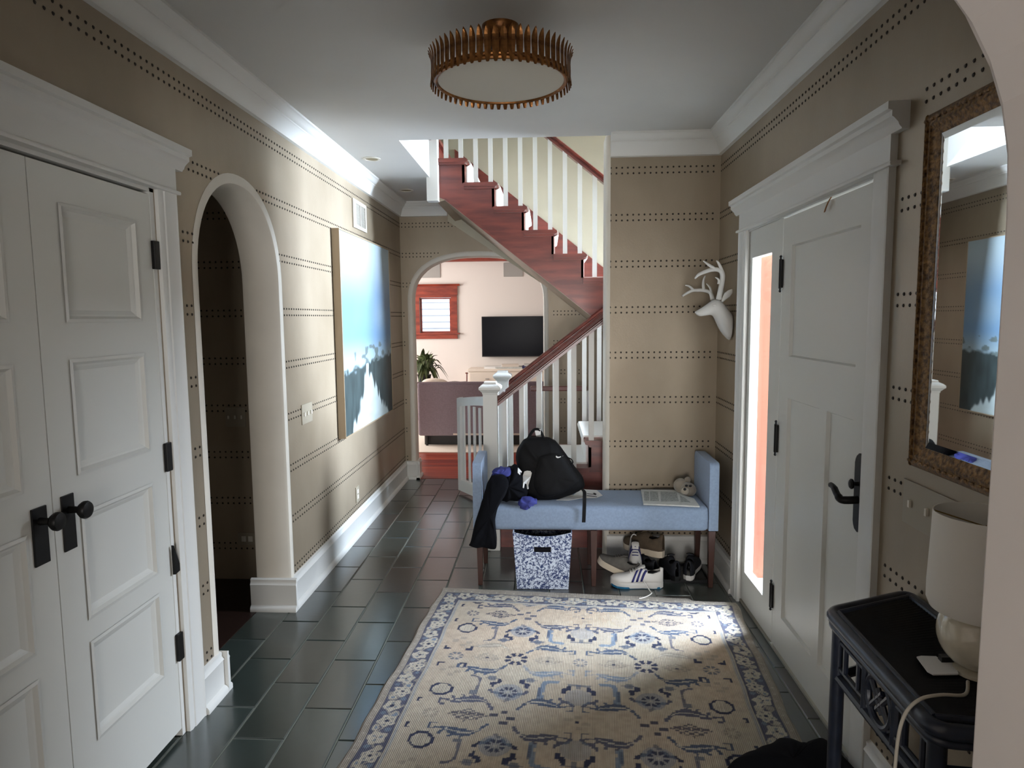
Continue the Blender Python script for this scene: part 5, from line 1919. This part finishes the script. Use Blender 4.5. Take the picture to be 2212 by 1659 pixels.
def fret(a, b_, z0, z1):
    a, b_ = Vector((a[0], a[1], 0)), Vector((b_[0], b_[1], 0))

    def P(u, z):
        p = a.lerp(b_, u)
        return (p.x, p.y, z0 + (z1 - z0) * z)
    L = (b_ - a).length
    MB().tube([P(0, 0), P(1, 0)], 0.013, 8).build('apron_rail', NAVY, ct, smooth=True)
    if L > 0.4:
        for u in (0.345, 0.655):
            MB().tube([P(u, 0), P(u, 1.0)], 0.011, 8).build('apron_upright', NAVY, ct, smooth=True)
        mb = MB()
        ru = 0.125
        ctr = 0.5
        mb.tube([P(ctr + ru * math.cos(2 * PI * k / 28), 0.50 + 0.44 * math.sin(2 * PI * k / 28)) for k in range(28)], 0.009, 8, closed=True)
        mb.build('fret_ring', NAVY, ct, smooth=True)
        for d in (-0.35, 0.35):
            q_ = math.sqrt(1 - d * d)
            MB().tube([P(ctr + ru * d * 1.0 - ru * q_ * 0.6, 0.5 - 0.44 * q_ * 0.65 + 0.2 * d), P(ctr + ru * d + ru * q_ * 0.6, 0.5 + 0.44 * q_ * 0.65 + 0.2 * d)], 0.007, 7).build('fret_bar', NAVY, ct, smooth=True)
            MB().tube([P(ctr + ru * d - ru * q_ * 0.6, 0.5 + 0.44 * q_ * 0.65 - 0.2 * d), P(ctr + ru * d + ru * q_ * 0.6, 0.5 - 0.44 * q_ * 0.65 - 0.2 * d)], 0.007, 7).build('fret_bar', NAVY, ct, smooth=True)
        for ua, ub in ((0.02, 0.345), (0.655, 0.98)):
            m_, w_ = (ua + ub) / 2, (ub - ua)
            for pts_ in ([P(m_ - .25 * w_, .22), P(m_ - .25 * w_, .78)], [P(m_ + .25 * w_, .22), P(m_ + .25 * w_, .78)], [P(ua, .78), P(ub, .78)], [P(ua, .22), P(ub, .22)]):
                MB().tube(pts_, 0.007, 7).build('fret_bar', NAVY, ct, smooth=True)
    else:
        for u in (0.3, 0.7):
            MB().tube([P(u, 0), P(u, 1.0)], 0.007, 7).build('fret_bar', NAVY, ct, smooth=True)
        MB().tube([P(0, 0.5), P(1, 0.5)], 0.007, 7).build('fret_bar', NAVY, ct, smooth=True)


for i in range(4):
    fret(legp[i], legp[(i + 1) % 4], 0.602, TZ - 0.045)

# table lamp
tl = thing('table_lamp', 'table lamp with white shade on a pearly glass ball base', 'lamp', (0.955, 1.465, TZ))
lx, ly = 0.955, 1.465
TB = TZ + 0.002
MB().lathe([(0.045, 0), (0.045, 0.008), (0.03, 0.012), (0.004, 0.013)], (lx, ly, TB), 24).build('base', GLASSB, tl, smooth=True)
MB().ball((lx, ly, TB + 0.091), (0.081, 0.081, 0.083), 28, 18).build('glass_ball', GLASSB, tl, smooth='all', label='pearly cream glass ball')
MB().tube([(lx, ly, TB + 0.165), (lx, ly, TB + 0.31)], 0.006, 8).build('stem', mat('brass', S(150, 120, 70), 0.35, 0.9), tl, smooth=True)
sh = MB()
ringsO, ringsI = [], []
sec = [(0.097, 0.145), (0.103, 0.16), (0.1035, 0.20), (0.100, 0.30), (0.0985, 0.362)]
for r_, z_ in sec:
    ringsO.append([(lx + r_ * math.cos(2 * PI * k / 40), ly + r_ * math.sin(2 * PI * k / 40), TB + z_) for k in range(40)])
    ringsI.append([(lx + (r_ - .002) * math.cos(2 * PI * k / 40), ly + (r_ - .002) * math.sin(2 * PI * k / 40), TB + z_) for k in range(40)])
sh.loft(ringsO + ringsI[::-1] + [ringsO[0]], cap=False)
sh.build('lamp_shade', SHADE, tl, smooth=True)
mb = MB()
for k in range(3):
    a = 2 * PI * k / 3 + 2.5
    mb.tube([(lx, ly, TB + 0.335), (lx + 0.098 * math.cos(a), ly + 0.098 * math.sin(a), TB + 0.355)], 0.0016, 6)
mb.build('shade_spider', mat('brass', S(150, 120, 70), 0.35, 0.9), tl, smooth=True)
cd = MB().tube(catmull([(0.91, 1.42, TZ + 0.006), (0.87, 1.365, TZ + 0.008), (0.81, 1.345, TZ + 0.018), (0.762, 1.338, TZ + 0.010), (0.733, 1.338, TZ - 0.03), (0.726, 1.345, TZ - 0.12), (0.730, 1.35, TZ - 0.3), (0.76, 1.36, 0.2), (0.90, 1.40, 0.01)], 7), 0.0036, 8).build('lamp_cord', CORD, None, smooth='all')
tag(cd, 'ivory lamp cord looping over the front edge of the console', 'cord')
ca, _ = sheet('card', 'white card with clipped corner lying on the console top', [(1980, 1421), (1990, 1419), (2022, 1420), (2032, 1428), (2062, 1431), (2070, 1458), (2016, 1459), (2003, 1452)], TZ + 0.0065, PAPER, 0.003, cat='card')
bxx, _ = sheet('pouch', 'flat black pouch tucked behind the card against the lamp', [(2026, 1423), (2062, 1421), (2066, 1431), (2034, 1431)], TZ + 0.0105, BLACKP, 0.012, cat='pouch')

# dark bag lying on the floor by the console
bgp = [(1560, 1690), (1592, 1660), (1640, 1640), (1690, 1622), (1707, 1614), (1728, 1626), (1745, 1628), (1765, 1618), (1800, 1622), (1830, 1690)]
bo = [(0.60, 2.18), (0.68, 2.24), (0.78, 2.285), (0.86, 2.335), (0.90, 2.31), (0.94, 2.30), (0.99, 2.335), (1.03, 2.30), (1.03, 2.0), (0.62, 1.95)]
bo = [(p.x, p.y) for p in catmull([(x, y, 0) for x, y in bo + [bo[0]]], 3)[:-1]]
mb = MB()
cx, cy = 0.82, 2.13
rg = random.Random(4)
R_ = []
for z, s_ in ((0.013, 1.0), (0.03, 1.0), (0.055, 0.93), (0.08, 0.78), (0.095, 0.5), (0.098, 0.15)):
    R_.append([(cx + (x - cx) * s_ + rg.uniform(-.008, .008) * (z > .02), cy + (y - cy) * s_ + rg.uniform(-.008, .008) * (z > .02), z + rg.uniform(-.006, .006) * (z > .02)) for x, y in bo])
dbag = mb.loft(R_).build('cloth_bag', JACKET, None, smooth='all', sub=1)
tag(dbag, 'crumpled black cloth bag on the rug corner by the console leg', 'bag')

# ------------------------------------------------------------------ family room beyond the far arch
struct(MB().plate([[(-4.2, 0), (2.6, 0), (2.6, 2.9), (-4.2, 2.9)], [(-2.09, 1.31), (-1.565, 1.31), (-1.565, 1.925), (-2.09, 1.925)]], (0, YTV, 0), (1, 0, 0), (0, 0, 1), -0.14).build('wall_family_room', CREAMW))
struct(MB().plate([[(YN + .14, 0), (YTV, 0), (YTV, 2.9), (YN + .14, 2.9)], [(7.7, 0.8), (10.3, 0.8), (10.3, 2.4), (7.7, 2.4)]], (-4.2, 0, 0), (0, 1, 0), (0, 0, 1), -0.14).build('wall_family_left', CREAMW))
struct(MB().box(2.5, 2.6, YN + .14, YTV, 0, 2.9).build('wall_family_right', CREAMW))
struct(MB().box(-4.2, XL - 0.0, YN, YN + 0.14, 0, 2.9).build('wall_family_front', CREAMW))
struct(MB().box(-4.2, 2.6, YN + 0.14, YTV, 2.64, 2.9).build('ceiling_family_room', CREAMW))
for i, yb_ in enumerate((8.6, 10.86)):
    struct(MB().box(-4.2, 2.6, yb_, yb_ + 0.14, 2.50 if i else 2.52, 2.64).build('beam_%d' % (i + 1), WINTRIM))
struct(MB().box(-1.52, -1.18, 9.2, 10.9, 2.60, 2.64).build('trim_10', CREAMW))
w2 = struct(thing('window_2', 'small window', 'window', (-1.83, YTV, 1.6)))
del w2['category'], w2['label']
mb = MB().plate([[(-2.19, 1.33), (-1.465, 1.33), (-1.465, 1.98), (-2.19, 1.98)], [(-2.09, 1.33), (-1.565, 1.33), (-1.565, 1.925), (-2.09, 1.925)][::1]], (0, YTV - 0.001, 0), (1, 0, 0), (0, 0, 1), 0.028)
mb.build('side_casing', WINTRIM, w2)
MB().box(-2.20, -1.455, YTV - 0.034, YTV, 1.965, 2.115).sweep([(0, 0), (0.04, 0), (0.055, 0.018), (0.065, 0.03), (0, 0.03)], (-2.24, YTV, 2.112), (-1.415, YTV, 2.112), (0, -1, 0), Zc).build('head_casing', WINTRIM, w2)
MB().box(-2.23, -1.425, YTV - 0.06, YTV, 1.318, 1.342).box(-2.19, -1.465, YTV - 0.03, YTV, 1.245, 1.318).build('sill', WINTRIM, w2)
MB().plate([[(-2.085, 1.335), (-1.57, 1.335), (-1.57, 1.92), (-2.085, 1.92)], [(-2.06, 1.37), (-1.595, 1.37), (-1.595, 1.90), (-2.06, 1.90)]], (0, YTV + 0.06, 0), (1, 0, 0), (0, 0, 1), 0.03).build('sash', WINTRIM, w2)
MB().box(-2.06, -1.595, YTV + 0.055, YTV + 0.058, 1.37, 1.90).build('pane', GLASS, w2)
sd = thing('neighbour_siding', 'white lap siding of the house next door seen through the small window', 'siding', (-1.8, 13.0, 0))
struct(MB().box(-5, 1.5, YTV + 0.14, 14.0, -0.2, -0.1).build('floor_yard', CONC))
for k in range(25):
    z = -0.1 + 0.125 * k
    MB().add([(-4.5, 12.97, z), (1.0, 12.97, z), (1.0, 13.0, z + .125), (-4.5, 13.0, z + .125), (-4.5, 13.02, z), (1.0, 13.02, z), (1.0, 13.02, z + .125), (-4.5, 13.02, z + .125)],
             [(0, 1, 2, 3), (5, 4, 7, 6), (0, 4, 5, 1), (3, 2, 6, 7), (0, 3, 7, 4), (1, 5, 6, 2)]).build('board', SIDING, sd)
area('yard_daylight', (-1.8, 11.9, 3.4), (-1.8, 13.0, 1.4), 2.5, 1.2, 62, (0.9, 0.95, 1.0))

tv = thing('television', 'large black flat television on the white media cabinet', 'television', (-0.45, YTV - 0.08, 0.93))
xa, xb_, za, zb = -1.055, 0.10, 0.945, 1.605
MB().box(xa, xb_, YTV - 0.10, YTV - 0.055, za, zb).build('case', BLACKP, tv, bevel=0.004)
MB().box(xa + .012, xb_ - .012, YTV - 0.1015, YTV - 0.10, za + .016, zb - .012).build('screen', SCREEN, tv)
MB().box(-0.65, -0.35, YTV - 0.055, YTV - 0.001, 1.15, 1.42).build('wall_bracket', BLACKP, tv)
for i, (xc, lab) in enumerate(((-1.89, 'grey square wall speaker above the red-brown window'), (-0.535, 'grey square wall speaker above the television'))):
    sp = thing('wall_speaker', lab, 'speaker', (xc, YTV, 2.36), group='wall speakers')
    MB().box(xc - 0.15, xc + 0.15, YTV - 0.012, YTV, 2.255, 2.47).build('grille', GREY, sp, bevel=0.003)
    MB().plate([[(xc - .155, 2.25), (xc + .155, 2.25), (xc + .155, 2.475), (xc - .155, 2.475)], [(xc - .148, 2.257), (xc + .148, 2.257), (xc + .148, 2.468), (xc - .148, 2.468)]], (0, YTV, 0), (1, 0, 0), (0, 0, 1), 0.014).build('frame', GREY, sp)
cb = thing('media_cabinet', 'long white media cabinet below the television', 'cabinet', (-0.4, 10.72, 0))
MB().box(-1.235, 0.5, 10.50, 10.94, 0.0, 0.735).build('body', CREAMF, cb, bevel=0.004)
MB().box(-1.25, 0.515, 10.485, 10.95, 0.735, 0.775).build('top', CREAMF, cb, bevel=0.006)
for k in range(3):
    x = -1.215 + 0.575 * k
    dr = MB().box(x, x + 0.555, 10.482, 10.50, 0.50, 0.715).build('drawer', CREAMF, cb, bevel=0.003)
    o = MB().tube([(x + 0.25, 10.47, 0.62), (x + 0.31, 10.47, 0.62)], 0.007, 8).build('handle', GREY, dr, smooth=True)
for i, (xc, w, d, z, h, m, lab) in enumerate(((-0.83, 0.30, 0.2, 0.775, 0.035, PAPER, 'white papers fanned at the left end of the cabinet stack'),
                                              (-0.60, 0.42, 0.24, 0.775, 0.03, NEWS, 'pale wide book lying at the bottom of the cabinet stack'),
                                              (-0.58, 0.26, 0.2, 0.805, 0.035, CREAMF, 'cream book on top of the pale wide book'),
                                              (-0.22, 0.32, 0.22, 0.775, 0.04, mat('navy book', S(48, 48, 92), 0.6), 'navy blue book lying right of the cream book'),
                                              (-0.20, 0.30, 0.2, 0.815, 0.028, NEWS, 'grey book on top of the navy blue book'))):
    bo_ = thing('book', lab, 'book', (xc, 10.65, z), rz=(-0.06, 0.03, 0.1, -0.02, 0.05)[i], group='books and papers on the media cabinet')
    MB().box(-w / 2, w / 2, -d / 2, d / 2, 0.003, h - 0.003).build('pages', PAPER, bo_, local=True)
    MB().box(-w / 2 - .004, w / 2 + .004, -d / 2 - .004, d / 2 + .004, h - 0.003, h).box(-w / 2 - .004, w / 2 + .004, -d / 2 - .004, d / 2 + .004, 0, 0.003).box(-w / 2 - .004, w / 2 + .004, -d / 2 - .006, -d / 2 - .003, 0, h).build('cover', m, bo_, local=True)

so = thing('sofa', 'mauve grey sofa seen from behind on a cream rug beyond the arch', 'sofa', (-0.9, 8.5, 0))
SX0, SX1 = -1.585, 0.35
MB().box(SX0, SX1, 8.06, 8.24, 0.135, 0.795).build('back', GREYF, so, bevel=0.025)
MB().box(SX0 + 0.02, SX1 - 0.02, 8.20, 9.0, 0.135, 0.42).build('seat_base', GREYF, so, bevel=0.02)
for x0, x1 in ((SX0, SX0 + 0.16), (SX1 - 0.16, SX1)):
    MB().box(x0, x1, 8.22, 9.02, 0.135, 0.62).build('arm', GREYF, so, bevel=0.025)
for k in range(2):
    x = SX0 + 0.17 + 0.8 * k
    MB().box(x, x + 0.78, 8.25, 8.98, 0.42, 0.56).build('seat_cushion', GREYF, so, bevel=0.04)
for x, y in ((SX0 + .1, 8.1), (SX1 - .1, 8.1), (SX0 + .1, 8.92), (SX1 - .1, 8.92)):
    MB().tube([(x, y, 0.012), (x, y, 0.14)], [0.016, 0.022], 10).build('foot', BLACKP, so, smooth=True)
MB().box(SX0 + 0.06, SX1 - 0.06, 8.16, 8.95, 0.011, 0.135).build('under_sofa_shade', BLACKP, so, label='black box standing in for the shade under the sofa')  # dark gap below the sofa put in as a solid black box
MB().tube([(SX0 + .004, 8.055, 0.80), (SX1 - .004, 8.055, 0.80)], 0.008, 8).build('piping', GREYF, so, smooth=True)
MB().box(-1.15, -0.3, 8.05, 8.062, 0.150, 0.168).build('trim_strip', CREAMF, so, label='pale strip along the lower edge of the sofa back')
th = inflate(px_outline([(912, 824), (920, 819), (940, 817), (958, 820), (968, 827), (940, 829), (915, 829)], 8.2, 3), 8.2, 0.10, 0.12, 3, 0.004, 6).build('throw_pillow', CREAMF, None, smooth='all', sub=1)
tag(th, 'cream pillow peeking over the sofa back beside the plant', 'pillow')
fr_ = MB().box(-2.6, 1.2, 7.70, 10.1, -0.001, 0.010).build('area_rug', CREAMF, None, bevel=0.004)
tag(fr_, 'cream area rug under the mauve grey sofa', 'rug')
hk = thing('desk_lamp', 'slim brown lamp stem with thin cord between plant and cabinet', 'lamp', (-1.28, 10.3, 0.5))
MB().tube([pt(1008.5, 824, 10.3), pt(1008.5, 806, 10.3)], 0.009, 8).build('stem', MAHOG, hk, smooth=True)
MB().tube([pt(1005.5, 806, 10.3), pt(1011, 806, 10.3)], 0.010, 8).build('arm', MAHOG, hk, smooth=True)
MB().tube(catmull([pt(1008, 824, 10.3), pt(995, 825, 10.2), pt(982, 824, 10.1), pt(968, 825.5, 10.0)], 4), 0.006, 6).build('cord', GREY, hk, smooth=True)
sdt = thing('side_table', 'dark side table behind the sofa holding the plant', 'table', (-1.75, 9.5, 0))
MB().box(-2.0, -1.5, 9.3, 9.75, 0.60, 0.64).build('table_top', LEGW, sdt, bevel=0.004)
for x, y in ((-1.97, 9.33), (-1.53, 9.33), (-1.97, 9.72), (-1.53, 9.72)):
    MB().box(x - .02, x + .02, y - .02, y + .02, 0.01, 0.60).build('leg', LEGW, sdt)
MB().box(-1.3, -1.25, 10.28, 10.32, 0, 0.58).build('stand', LEGW, hk)

pp = thing('potted_plant', 'bushy dark green potted plant beside the far window', 'plant', (-1.76, 9.5, 0.64))
MB().lathe([(0.07, 0), (0.10, 0.12), (0.105, 0.14), (0.095, 0.14), (0.09, 0.12), (0.004, 0.115)], (-1.76, 9.5, 0.64), 20).build('pot', BLACKP, pp, smooth=True)
rg = random.Random(21)
for k in range(84):
    a = rg.uniform(0, 2 * PI)
    ln = rg.uniform(0.22, 0.42)
    el = rg.uniform(0.15, 1.35)
    base = Vector((-1.76 + rg.uniform(-.03, .03), 9.5 + rg.uniform(-.03, .03), 0.77))
    d = Vector((math.cos(a) * math.cos(el), math.sin(a) * math.cos(el), math.sin(el)))
    tip = base + d * ln + Vector((0, 0, -0.16 * ln / 0.35 * (1.4 - el)))
    midp = base + d * ln * 0.62 + Vector((0, 0, 0.06))
    P = catmull([base, (base + midp) / 2, midp, tip], 3)
    w = rg.uniform(0.026, 0.040)
    W_ = [0.003, 0.003, 0.003, 0.005, w * .6, w, w, w * .8, w * .45, 0.002]
    sd_ = d.cross(Vector((0, 0, 1))).normalized()
    L_r, R_r = [p - sd_ * q_ for p, q_ in zip(P, W_)], [p + sd_ * q_ for p, q_ in zip(P, W_)]
    C_r = [p - Vector((0, 0, q_ * 0.35)) for p, q_ in zip(P, W_)]
    v = []
    for i in range(len(P)):
        v += [L_r[i], C_r[i], R_r[i]]
    f = []
    for i in range(len(P) - 1):
        f += [(3 * i, 3 * i + 1, 3 * i + 4, 3 * i + 3), (3 * i + 1, 3 * i + 2, 3 * i + 5, 3 * i + 4)]
    MB().add(v, f).build('leaf', LEAF, pp, smooth='all')
